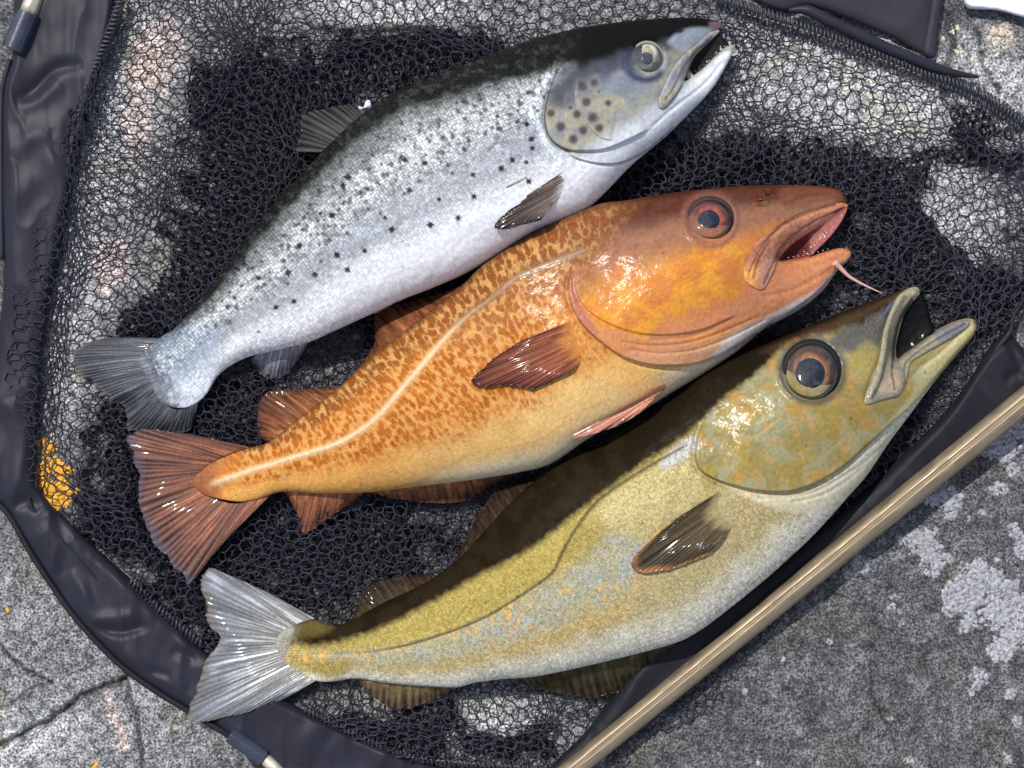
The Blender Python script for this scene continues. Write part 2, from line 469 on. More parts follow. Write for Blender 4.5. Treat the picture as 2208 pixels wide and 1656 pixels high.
# lichen crusts : many small raised granules
def simple_mat(name, col, rough=0.7, coat=0.0, metallic=0.0, var=0.2, vscale=400, bump=0.0, bscale=900, sheen=0.0, coat_rough=0.1, spec=0.4):
    m, nt, bs = nmat(name)
    oc = objco(nt)
    n = N(nt, "ShaderNodeTexNoise", Scale=vscale, Detail=3.0); nt.links.new(oc, n.inputs['Vector'])
    f = maprange(nt, n.outputs['Fac'], 0.3, 0.7, 1 - var, 1 + var)
    cc = nt.nodes.new("ShaderNodeCombineColor")
    for i in range(3): nt.links.new(f, cc.inputs[i])
    nt.links.new(mixc(nt, 1.0, tuple(col), cc.outputs[0], 'MULTIPLY'), bs.inputs['Base Color'])
    bs.inputs['Roughness'].default_value = rough; bs.inputs['Coat Weight'].default_value = coat
    bs.inputs['Coat Roughness'].default_value = coat_rough
    bs.inputs['Specular IOR Level'].default_value = spec
    bs.inputs['Metallic'].default_value = metallic
    if sheen: bs.inputs['Sheen Weight'].default_value = sheen
    if bump:
        n2 = N(nt, "ShaderNodeTexNoise", Scale=bscale, Detail=3.0); nt.links.new(oc, n2.inputs['Vector'])
        nt.links.new(bumpn(nt, n2.outputs['Fac'], 0.6, bump), bs.inputs['Normal'])
    return m

def granules(name, blobs, size, dens, mat, label, seed, cut=0.5, z_up=1.0):
    r_ = np.random.default_rng(seed)
    pts = []
    for b in blobs:
        rx = b[2]; ry = b[3] if len(b) > 3 else rx
        n = int(dens * rx * ry * 4 / (size * size))
        pts.append(np.stack([b[0] + r_.uniform(-1.35, 1.35, n) * rx, b[1] + r_.uniform(-1.35, 1.35, n) * ry], -1))
    pts = np.vstack(pts)
    m = blobmask(pts[:, 0], pts[:, 1], blobs, 0.18, 0.8, seed)
    pts = pts[m > cut]
    K = 8
    th = np.linspace(0, 2 * math.pi, K, endpoint=False)
    Vs = []; Fs = []; Cs = []; o = 0
    for (x, y) in pts:
        r0 = size * r_.uniform(0.2, 0.85)
        rr = r0 * (1 + r_.uniform(-.4, .4, K))
        z0 = float(rockz(x, y)); h = r0 * 0.55 * z_up
        ring0 = np.stack([x + rr * np.cos(th), y + rr * np.sin(th), np.full(K, z0 - 2)], -1)
        ring1 = np.stack([x + rr * .8 * np.cos(th), y + rr * .8 * np.sin(th), np.full(K, z0 + h * .75)], -1)
        top = np.array([[x, y, z0 + h]])
        Vs += [ring0, ring1, top]
        for k in range(K):
            k2 = (k + 1) % K
            Fs.append((o + k2, o + k, o + K + k)); Fs.append((o + k2, o + K + k, o + K + k2)); Fs.append((o + K + k2, o + K + k, o + 2 * K))
        Cs += [np.tile(np.array([[1, 1, 1]]) * r_.uniform(.75, 1.1), (2 * K + 1, 1))]
        o += 2 * K + 1
    V = np.vstack(Vs)
    W = np.stack([(V[:, 0] - CX) * S, -(V[:, 1] - CY) * S, V[:, 2] * S], -1)
    ob = link_mesh(name, W, np.array(Fs), mat)
    ob['kind'] = 'stuff'; ob['label'] = label
    return ob
granules("white_lichen", LW, 8.5, 2.6, simple_mat("lichen_white", (0.31, 0.31, 0.34), 0.9, var=0.4, vscale=500, bump=0.0008), "crusty white lichen in rounded patches on the dark rock right of the pole", 3, z_up=.35)
LO = [(95, 985, 30, 50), (130, 1045, 32, 38), (90, 1060, 22, 34), (115, 1085, 30, 16), (205, 1170, 8, 12), (190, 1120, 5, 9), (385, 665, 16, 10), (360, 672, 8), (196, 1650, 8), (15, 1314, 5), (1090, 45, 4)]
granules("orange_lichen", LO, 10, 2.4, simple_mat("lichen_orange", (0.74, 0.37, 0.035), 0.8, var=0.25, vscale=200, bump=0.0004), "patch of bright orange lichen seen through the net near its left edge", 4, z_up=0.6)
LC = [(2162, 72, 22, 20), (2148, 92, 8), (2060, 55, 10, 16), (2070, 110, 9, 14), (2035, 82, 8), (1968, 195, 12, 10), (2015, 30, 18, 22), (1880, 170, 10), (2100, 125, 8, 10)]
granules("cream_lichen", LC, 8, 1.6, simple_mat("lichen_cream", (0.50, 0.47, 0.36), 0.85, var=0.2, vscale=300), "pale cream lichen spots on the rock in the upper right corner", 5, z_up=0.6)

# pale slab in the upper right corner
def slab():
    poly = catmull([(2072, -60), (2076, 0), (2086, 17), (2110, 20), (2150, 22), (2190, 33), (2240, 48), (2300, 60), (2330, -60)], 5, True)
    gg = inflate(poly, 4)
    H = np.minimum(gg.H * 1.2, 26) 
    Z = 4 + H + (fbm(gg.X / 30, gg.Y / 8, 3, 3) - .5) * 4
    u, X, Y, Zv, Fq = grid_mesh(gg, Z)
    u2, X2, Y2, Z2, F2 = grid_mesh(gg, np.full(Z.shape, -14.), flip=True)
    # side wall comes from the steep rim; the bottom closes it
    V = np.vstack([P3(X, Y, Zv), P3(X2, Y2, Z2)])
    ob = link_mesh("white_stone", V, np.vstack([Fq, F2 + len(X)]), simple_mat("white_stone", (0.74, 0.75, 0.84), 0.35, 0.5, var=0.12, vscale=60, bump=0.0006, bscale=200))
    ob['label'] = "smooth glossy bluish white stone slab in the upper right corner"; ob['category'] = "stone"
slab()

# ---------------------------------------------------------------- the landing net
def empty(name, x, y, z, label=None, cat=None, group=None):
    o = bpy.data.objects.new(name, None); C.objects.link(o); o.location = P3(x, y, z).tolist(); o.empty_display_size = .02
    if label: o['label'] = label
    if cat: o['category'] = cat
    if group: o['group'] = group
    return o
NET = empty("landing_net", 1100, 1650, 0, "folded black fishing net with bronze pole, dark nylon hem and mesh under the three fish", "fishing net")
bpy.context.view_layer.update()

def nylon(name, col, weave=1500, rough=0.42, wv=0.5, sheen=0.3):
    m, nt, bs = nmat(name)
    uv = objco(nt)
    mp = nt.nodes.new("ShaderNodeMapping"); mp.inputs['Rotation'].default_value = (0, 0, 0.6); nt.links.new(uv, mp.inputs[0])
    w1 = N(nt, "ShaderNodeTexWave", Scale=weave / 6.283); w1.bands_direction = 'X'
    w2 = N(nt, "ShaderNodeTexWave", Scale=weave / 6.283); w2.bands_direction = 'Y'
    nt.links.new(mp.outputs[0], w1.inputs['Vector']); nt.links.new(mp.outputs[0], w2.inputs['Vector'])
    s_ = mathn(nt, 'MULTIPLY', w1.outputs['Fac'], w2.outputs['Fac'])
    n = N(nt, "ShaderNodeTexNoise", Scale=60.0, Detail=5.0); nt.links.new(uv, n.inputs['Vector'])
    f = mathn(nt, 'MULTIPLY', maprange(nt, s_, 0, 1, 1 - 0.5 * wv, 1 + 0.7 * wv), maprange(nt, n.outputs['Fac'], 0.3, 0.7, 0.85, 1.15))
    cc = nt.nodes.new("ShaderNodeCombineColor")
    for i in range(3): nt.links.new(f, cc.inputs[i])
    nt.links.new(mixc(nt, 1.0, tuple(col), cc.outputs[0], 'MULTIPLY'), bs.inputs['Base Color'])
    bs.inputs['Roughness'].default_value = rough
    bs.inputs['Specular IOR Level'].default_value = .14
    b = bumpn(nt, s_, 0.4 * wv, 0.0002); b = bumpn(nt, n.outputs['Fac'], 0.15, 0.001, b)
    nt.links.new(b, bs.inputs['Normal'])
    return m
M_hem = nylon("nylon_hem", (0.021, 0.021, 0.032), 5200, 0.42, 0.35)
M_panel = nylon("woven_panel", (0.038, 0.036, 0.048), 3000, 0.5, 1.1)
M_sleeve = nylon("nylon_sleeve", (0.016, 0.016, 0.023), 3400, 0.45, 0.9)

def fabric(name, poly, mat, z0, puff, wr, wl, h=4, seed=1, zfun=None, hmax=30, wdir=None, folds=()):
    P = catmull(poly, 5, True)
    g = inflate(P, h, 60)
    Z = z0 + np.minimum(g.H * puff, hmax) - hmax * 0.0
    X, Y = g.X, g.Y
    if wdir is not None:
        a = math.radians(wdir); u = X * math.cos(a) + Y * math.sin(a); v = -X * math.sin(a) + Y * math.cos(a)
    else: u, v = X, Y
    n1 = fbm(u / wl, v / (wl * 2.6), seed, 3)
    rid = 1 - np.abs(2 * n1 - 1) * 2.2
    Z = Z + wr * np.clip(rid, -1, 1) * sstep(0, 18, g.D) + (fbm(X / 130, Y / 130, seed + 5, 2) - .5) * wr * 1.6
    for pts, amp, wd in folds:
        D, sd, T, _, _ = g.dist(pts, wd * 5)
        tt = np.sin(np.clip(T, 0, 1) * math.pi) ** .5
        Z = Z + amp * np.exp(-(D / (wd * 1.6)) ** 2) * tt * .75
    if zfun is not None: Z = zfun(X, Y, Z)
    u_, Xv, Yv, Zv, F = grid_mesh(g, Z)
    V = np.vstack([P3(Xv, Yv, Zv), P3(Xv, Yv, np.minimum(Zv - 3.0, z0 - 4))])
    F2 = F[:, ::-1] + len(Xv)
    o = link_mesh(name, V, np.vstack([F, F2]), mat, NET)
    return o

def tube(name, pts, rad, mat, parent=NET, K=10, smooth=8, profile=None, caps=True, label=None):
    P = catmull(pts, smooth) if smooth else np.array(pts, float)
    W = P3(P[:, 0], P[:, 1], P[:, 2])
    R = np.array([rad] * len(P) if np.isscalar(rad) else np.interp(np.linspace(0, 1, len(P)), np.linspace(0, 1, len(rad)), rad)) * S
    T = np.gradient(W, axis=0); T /= np.linalg.norm(T, axis=1)[:, None] + 1e-12
    up = np.array([0, 0, 1.0])
    B = np.cross(T, up); B /= np.linalg.norm(B, axis=1)[:, None] + 1e-12
    U = np.cross(B, T)
    th = np.linspace(0, 2 * math.pi, K, endpoint=False)
    pr = np.ones(K) if profile is None else profile(th)
    V = (W[:, None] + R[:, None, None] * pr[None, :, None] * (np.cos(th)[None, :, None] * B[:, None] + np.sin(th)[None, :, None] * U[:, None])).reshape(-1, 3)
    n = len(P); F = []
    i, k = np.meshgrid(np.arange(n - 1), np.arange(K), indexing='ij'); k2 = (k + 1) % K
    F = np.stack([i * K + k, i * K + k2, (i + 1) * K + k2, (i + 1) * K + k], -1).reshape(-1, 4)
    if caps:
        V = np.vstack([V, W[:1], W[-1:]]); a = n * K; b = a + 1
        k = np.arange(K); k2 = (k + 1) % K
        F = np.vstack([F, np.stack([np.full(K, a), k2, k, np.full(K, a)], -1)[:, [0, 1, 2, 2]], np.stack([np.full(K, b), (n - 1) * K + k, (n - 1) * K + k2], -1)[:, [0, 1, 2, 2]]])
        # degenerate quads for the caps become triangles
        tri = F[-2 * K:, :3]; quad = F[:-2 * K]
        F = np.vstack([quad, ]); 
        me_f = [tuple(q) for q in quad] + [tuple(t) for t in tri]
        me = bpy.data.meshes.new(name); me.from_pydata(V.tolist(), [], me_f); me.update()
        for p in me.polygons: p.use_smooth = len(p.vertices) == 4
        me.materials.append(mat)
        o = bpy.data.objects.new(name, me); C.objects.link(o)
        if parent is not None: o.parent = parent; o.location = -Vector(parent.location)
    else:
        o = link_mesh(name, V, F, mat, parent)
    if label: o['label'] = label
    return o

# hem on the left and bottom
HEM_L = [(55, -60), (268, -60), (255, 0), (228, 110), (180, 290), (145, 450), (128, 560), (104, 680), (88, 800), (84, 900), (78, 1000), (90, 1065), (180, 1155), (300, 1270), (430, 1395), (530, 1460), (620, 1512), (760, 1580), (880, 1630), (1000, 1668), (1180, 1690),
         (1180, 1760), (640, 1760), (545, 1650), (478, 1572), (405, 1528), (330, 1482), (260, 1430), (195, 1365), (150, 1312), (100, 1240), (62, 1180), (22, 1110), (-2, 1080), (-40, 1000), (-30, 850), (6, 640), (4, 400), (4, 190), (26, 125)]
fabric("fabric_hem", HEM_L, M_hem, 4, 0.45, 5.0, 70, 4, 3, hmax=24,
       folds=[([(30, 215), (70, 200), (120, 150), (180, 140)], -16, 9), ([(40, 230), (80, 215), (130, 175)], 8, 12), ([(20, 330), (60, 300), (110, 290)], 9, 16), ([(10, 430), (60, 400), (120, 330)], 9, 20),
              ([(10, 1085), (40, 1020), (45, 930), (20, 860)], 9, 12), ([(25, 1095), (60, 1080), (85, 1100)], -14, 9), ([(130, 1250), (145, 1180), (110, 1110)], -9, 10), ([(190, 1330), (185, 1290), (150, 1230)], 10, 10),
              ([(200, 1350), (260, 1362), (320, 1345)], -14, 7), ([(180, 1335), (230, 1335), (300, 1325)], 8, 9), ([(370, 1400), (410, 1415), (440, 1425)], -10, 8), ([(310, 1445), (340, 1450), (370, 1458)], -8, 6), ([(270, 1400), (330, 1440), (400, 1490)], 5, 16),
              ([(800, 1585), (830, 1610), (820, 1660)], 9, 9), ([(700, 1550), (660, 1600), (650, 1650)], 6, 14), ([(560, 1500), (620, 1560), (700, 1600)], 5, 25)])
tube("hem_piping", [(22, 128, 14), (4, 200, 14), (3, 400, 14), (4, 560, 14)], 6, M_hem)
tube("hem_piping", [(-4, 1085, 14), (22, 1114, 16), (62, 1184, 16), (100, 1244, 16), (150, 1316, 16), (195, 1369, 16), (260, 1434, 16), (330, 1486, 16), (405, 1532, 15), (478, 1576, 13), (500, 1590, 10)], 7, M_sleeve)
tube("hem_seam", [(256, 0, 27), (228, 70, 27), (200, 112, 26), (170, 150, 26), (148, 178, 25), (138, 240, 25), (126, 300, 26), (104, 370, 27)], 3, M_hem)
tube("hem_seam", [(62, 1040, 18), (66, 1085, 24), (90, 1120, 25), (150, 1180, 26), (215, 1255, 26), (300, 1330, 24), (420, 1410, 22)], 2.2, M_sleeve)
# sleeve along the pole
SL = [(1178, 1670), (1215, 1625), (1262, 1578), (1320, 1500), (1370, 1425), (1402, 1398), (1480, 1352), (1560, 1296), (1640, 1235), (1720, 1175), (1800, 1108), (1880, 1042), (1945, 978), (2000, 930), (2052, 872), (2092, 815), (2120, 770), (2140, 738), (2172, 716), (2198, 742), (2240, 790),
      (2240, 860), (2000, 1050), (1700, 1290), (1500, 1450), (1260, 1650), (1225, 1700)]
fabric("pole_sleeve", SL, M_sleeve, 6, 0.8, 3.0, 60, 4, 9, hmax=34, wdir=-39,
       folds=[([(1290, 1600), (1340, 1520), (1400, 1440), (1500, 1370)], 8, 12), ([(2175, 730), (2190, 770), (2210, 800)], -10, 6), ([(2100, 830), (2050, 900), (1950, 1000)], 8, 22), ([(2208, 805), (2180, 810), (2170, 830)], -8, 6)])
tube("edge_cord", [(2250, 580, 40), (2208, 645, 38), (2186, 680, 36), (2178, 715, 34), (2150, 752, 32), (2120, 800, 30), (2085, 850, 30), (2040, 905, 28), (2010, 940, 26)], [4, 4, 5, 7, 6, 4, 3, 2], M_sleeve)
# woven panel upper right with binding strip and rolled hem
fabric("woven_panel", [(1560, -80), (1620, -8), (1690, 22), (1745, 12), (1830, 40), (1920, 78), (2003, 116), (2010, 60), (2018, 0), (2022, -80)], M_panel, 6, 0.25, 1.6, 120, 4, 15, hmax=14)
fabric("binding_strip", [(2014, -80), (2008, 0), (1998, 60), (1990, 105), (1996, 120), (2016, 122), (2024, 60), (2032, 0), (2036, -80)], M_panel, 12, 0.6, 0.6, 60, 3, 16, hmax=10)
tube("rolled_hem", [(1700, 22, 22), (1740, 22, 24), (1790, 46, 26), (1850, 74, 26), (1910, 102, 25), (1960, 122, 24), (2010, 143, 23), (2060, 158, 21), (2110, 166, 18)], [3, 12, 13, 13, 12, 12, 11, 8, 3], M_hem, K=12)

# overlock stitching : rows of small loops along the seams
def stitches(path, zc, step, wid, thick, name="stitching"):
    P = catmull(path, 8); L = np.r_[0, np.cumsum(np.hypot(*np.diff(P, axis=0).T))]
    n = int(L[-1] / step); Vs = []; Fs = []; o = 0
    r_ = np.random.default_rng(3)
    K = 6
    th = np.linspace(0, 2 * math.pi, K, endpoint=False)
    for i in range(n):
        t = (i + .5) * step; x = np.interp(t, L, P[:, 0]); y = np.interp(t, L, P[:, 1])
        x2 = np.interp(t + 2, L, P[:, 0]); y2 = np.interp(t + 2, L, P[:, 1]); d = np.array([x2 - x, y2 - y]); d /= np.hypot(*d) + 1e-9
        nrm = np.array([-d[1], d[0]]) + d * r_.uniform(.15, .6)
        for off_, pr in ((-1, .45), (-.6, 1), (0, 1.12), (.6, 1), (1, .45)):
            cx = x + nrm[0] * wid * off_; cy = y + nrm[1] * wid * off_
            r = thick * pr
            z = zc + 4 * (1 - off_ ** 2)
            Vs.append(np.stack([cx + d[0] * r * np.cos(th), cy + d[1] * r * np.cos(th), z + r * np.sin(th)], -1))
        for k in range(4):
            for q in range(K):
                a = o + k * K + q; b = o + k * K + (q + 1) % K; Fs.append((a, b, b + K, a + K))
        o += 5 * K
    V = np.vstack(Vs)
    ob = link_mesh(name, P3(V[:, 0], V[:, 1], V[:, 2]), np.array(Fs), M_thread2, NET); ob['kind'] = 'stuff'
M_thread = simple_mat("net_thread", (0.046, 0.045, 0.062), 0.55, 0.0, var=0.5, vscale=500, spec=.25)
M_thread_shaded = simple_mat("net_thread_shaded", (0.020, 0.020, 0.029), 0.5, 0.0, var=0.5, vscale=500, spec=.2)  # the same net thread, darkened to paint in shade on the lower sheets
M_thread2 = simple_mat("stitch_thread", (0.024, 0.025, 0.034), 0.45, 0.0, var=0.4, vscale=600)
M_gold = simple_mat("gold_thread", (0.55, 0.48, 0.22), 0.4, var=0.1)
stitches([(1535, -8), (1600, 12), (1680, 38), (1760, 66), (1840, 96), (1920, 126), (2000, 160), (2070, 182), (2140, 216), (2230, 280)], 15, 9, 12, 3.7)
stitches([(1560, 10), (1640, 36), (1740, 72), (1840, 110), (1940, 146), (2040, 186), (2120, 222), (2208, 285)], 12, 10, 8, 3.1)
stitches([(655, 1528), (720, 1562), (800, 1600), (850, 1622), (930, 1640), (1050, 1650), (1180, 1660)], 24, 9.5, 9, 3.8)
stitches([(280, 1250), (340, 1310), (400, 1360), (440, 1392)], 22, 9.5, 10, 3.4)
stitches([(262, -10), (240, 60), (210, 130), (180, 200), (165, 270)], 24, 10, 12, 3.6)
def dashes(path, zc, step, ln, th_, mat, name):
    P = catmull(path, 8); L = np.r_[0, np.cumsum(np.hypot(*np.diff(P, axis=0).T))]
    Vs = []; Fs = []; o = 0
    for i in range(int(L[-1] / step)):
        a = i * step; pa = [np.interp(a, L, P[:, k]) for k in (0, 1)]; pb = [np.interp(a + ln, L, P[:, k]) for k in (0, 1)]
        d = np.array(pb) - np.array(pa); d /= np.hypot(*d) + 1e-9; nn = np.array([-d[1], d[0]]) * th_
        for (p, zz) in ((pa, 0), (pb, 0)):
            for s_, z_ in ((-1, 0), (0, th_ * 1.4), (1, 0)): Vs.append((p[0] + nn[0] * s_, p[1] + nn[1] * s_, zc + z_))
        Fs += [(o, o + 3, o + 4, o + 1), (o + 1, o + 4, o + 5, o + 2), (o, o + 2, o + 5, o + 3)]; o += 6
    V = np.array(Vs); ob = link_mesh(name, P3(V[:, 0], V[:, 1], V[:, 2]), np.array(Fs), mat, NET); ob['kind'] = 'stuff'
dashes([(1600, 28), (1680, 50), (1760, 74), (1840, 104), (1920, 136), (2000, 168)], 20, 13, 5, .9, M_gold, "gold_stitching")
dashes([(875, 1632), (950, 1640), (1040, 1648)], 28, 13, 6, 1.0, M_gold, "gold_stitching")

# pole with its fine groove, frame tubes and end sleeves
def brushed(name, col, rough=0.5):
    m, nt, bs = nmat(name)
    oc = objco(nt)
    mp = nt.nodes.new("ShaderNodeMapping"); mp.vector_type = 'POINT'
    mp.inputs['Rotation'].default_value = (0, 0, -math.atan2(790, 969)); mp.inputs['Scale'].default_value = (12, 1500, 1500)
    # rotate first, then stretch along the tube
    mp2 = nt.nodes.new("ShaderNodeMapping"); mp2.inputs['Rotation'].default_value = (0, 0, -math.atan2(790, 969)); nt.links.new(oc, mp2.inputs[0])
    mp.inputs['Rotation'].default_value = (0, 0, 0); nt.links.new(mp2.outputs[0], mp.inputs[0])
    n = N(nt, "ShaderNodeTexNoise", Scale=1.0, Detail=3.0); nt.links.new(mp.outputs[0], n.inputs['Vector'])
    n2 = N(nt, "ShaderNodeTexNoise", Scale=90.0, Detail=4.0); nt.links.new(oc, n2.inputs['Vector'])
    f = mathn(nt, 'MULTIPLY', maprange(nt, n.outputs['Fac'], 0.3, 0.7, 0.72, 1.2), maprange(nt, n2.outputs['Fac'], 0.3, 0.7, 0.88, 1.08))
    cc = nt.nodes.new("ShaderNodeCombineColor")
    for i in range(3): nt.links.new(f, cc.inputs[i])
    nt.links.new(mixc(nt, 1.0, tuple(col), cc.outputs[0], 'MULTIPLY'), bs.inputs['Base Color'])
    sc_ = N(nt, "ShaderNodeTexNoise", Scale=1.0, Detail=4.0, Roughness=.7)
    mp3 = nt.nodes.new("ShaderNodeMapping"); mp3.inputs['Scale'].default_value = (60, 260, 260); nt.links.new(mp2.outputs[0], mp3.inputs[0]); nt.links.new(mp3.outputs[0], sc_.inputs['Vector'])
    nt.links.new(mixc(nt, maprange(nt, sc_.outputs['Fac'], .66, .72, 0, .55), mixc(nt, 1.0, tuple(col), cc.outputs[0], 'MULTIPLY'), (.55, .53, .48)), bs.inputs['Base Color'])
    nt.links.new(maprange(nt, n2.outputs['Fac'], .35, .65, rough - .14, rough + .12), bs.inputs['Roughness'])
    bs.inputs['Metallic'].default_value = 0.6; bs.inputs['Roughness'].default_value = rough
    nt.links.new(bumpn(nt, n.outputs['Fac'], 0.25, 0.0003), bs.inputs['Normal'])
    return m
M_bronze = brushed("bronze_tube", (0.27, 0.215, 0.145))
M_silver = brushed("silver_tube", (0.55, 0.50, 0.40))
M_cap = simple_mat("blue_grey_plastic", (0.028, 0.034, 0.058), 0.28, 0.5, var=0.25, vscale=120, bump=0.0001, bscale=600, coat_rough=0.15)
def groove_prof(c0, wd, dp):
    def f(th):
        return 1 - dp * np.exp(-((th - c0) / wd) ** 2) - dp * .7 * np.exp(-((th - c0 + .2) / (wd * .7)) ** 2)
    return f
tube("pole", [(1145, 1732, 36), (1239, 1656, 38), (1724, 1261, 52), (2208, 866, 66), (2330, 766, 70)], [22.2, 22.5, 25.3, 26.8, 27.2], M_bronze, K=200, smooth=3, profile=groove_prof(1.9, 0.07, 0.13))
tube("frame_tube", [(560, 1628, 26), (640, 1692, 26), (760, 1790, 26)], 13, M_silver, K=32, smooth=2, profile=groove_prof(1.3, 0.06, 0.07))
tube("end_sleeve", [(497, 1583, 26), (499, 1584.4, 26), (568, 1633, 26), (571, 1635, 26)], [15, 19, 19, 19, 19, 19, 16], M_cap, K=40, smooth=4)
tube("frame_tube", [(60, 34, 30), (78, -14, 30), (110, -100, 30)], 19.5, M_silver, K=32, smooth=2, profile=groove_prof(1.2, 0.06, 0.07))
tube("end_sleeve", [(29, 108, 30), (30, 106, 30), (61, 32, 30), (62, 29, 30)], [20, 26, 26, 26, 26, 26, 22], M_cap, K=40, smooth=4)

# --- netting
NETP = [(262, -30), (235, 90), (190, 170), (150, 230), (125, 330), (80, 450), (45, 560), (18, 640), (6, 760), (22, 900), (48, 1020), (78, 1060), (190, 1165), (300, 1275), (430, 1400), (620, 1512), (760, 1590), (880, 1640), (1000, 1680), (1190, 1680),
        (1320, 1520), (1400, 1420), (1560, 1310), (1800, 1125), (1960, 990), (2070, 870), (2130, 770), (2178, 700), (2240, 640), (2240, 290), (2120, 215), (2000, 165), (1840, 105), (1700, 50), (1560, 5), (1500, -30)]
NET2 = [(1290, 1640), (1400, 1500), (1500, 1410), (1620, 1330), (1700, 1290), (1690, 1350), (1610, 1420), (1560, 1500), (1480, 1560), (1380, 1600), (1320, 1690)]
def inpoly(poly, x, y):
    P = np.array(poly, float); r = np.zeros(len(x), bool)
    for i in range(len(P)):
        a = P[i]; b = P[(i + 1) % len(P)]
        if a[1] == b[1]: continue
        c = ((a[1] > y) != (b[1] > y)) & (x < (b[0] - a[0]) * (y - a[1]) / (b[1] - a[1]) + a[0])
        r ^= c
    return r
#  regions: where the netting is bunched in several layers, and where one sheet lies flat
FOLDS = [  # lines along which the mesh is drawn together: (points, pull width, pull strength, lift)
    ([(205, 130), (160, 330), (150, 500), (120, 700), (95, 900), (85, 1010)], 46, .62, 10),
    ([(560, 60), (640, 130), (760, 100), (900, 75), (1050, 110)], 40, .6, 14),
    ([(500, 90), (470, 200), (380, 330), (330, 480), (260, 560)], 44, .5, 16),
    ([(260, 520), (180, 590), (140, 640)], 26, .6, 10),
    ([(1560, 50), (1700, 110), (1850, 160), (2010, 190)], 26, .55, 10),
    ([(1640, 260), (1850, 275), (2060, 290), (2160, 330)], 26, .6, 10),
    ([(2200, 330), (2080, 420), (1980, 480), (1930, 560), (1960, 620)], 34, .55, 22),
    ([(2030, 500), (2090, 600), (2120, 700)], 30, .5, 14),
    ([(160, 1060), (260, 1100), (380, 1180), (440, 1240)], 36, .55, 12),
    ([(700, 1560), (850, 1570), (1000, 1590), (1180, 1560)], 34, .55, 10),
    ([(130, 740), (128, 900), (165, 1050), (230, 1180)], 26, .55, 8),
    ([(640, 330), (560, 470), (470, 600), (380, 690)], 40, .5, 20),
    ([(1300, 470), (1450, 400), (1640, 330)], 30, .4, 25),
]
def nearest_on(path, x, y):
    P = catmull(path, 5)
    bd = np.full(len(x), 1e9); bx = x.copy(); by = y.copy()
    for i in range(len(P) - 1):
        a = P[i]; ab = P[i + 1] - a; l2 = ab @ ab
        t = np.clip(((x - a[0]) * ab[0] + (y - a[1]) * ab[1]) / l2, 0, 1)
        qx = a[0] + t * ab[0]; qy = a[1] + t * ab[1]; d = np.hypot(x - qx, y - qy)
        m = d < bd; bd[m] = d[m]; bx[m] = qx[m]; by[m] = qy[m]
    return bd, bx, by

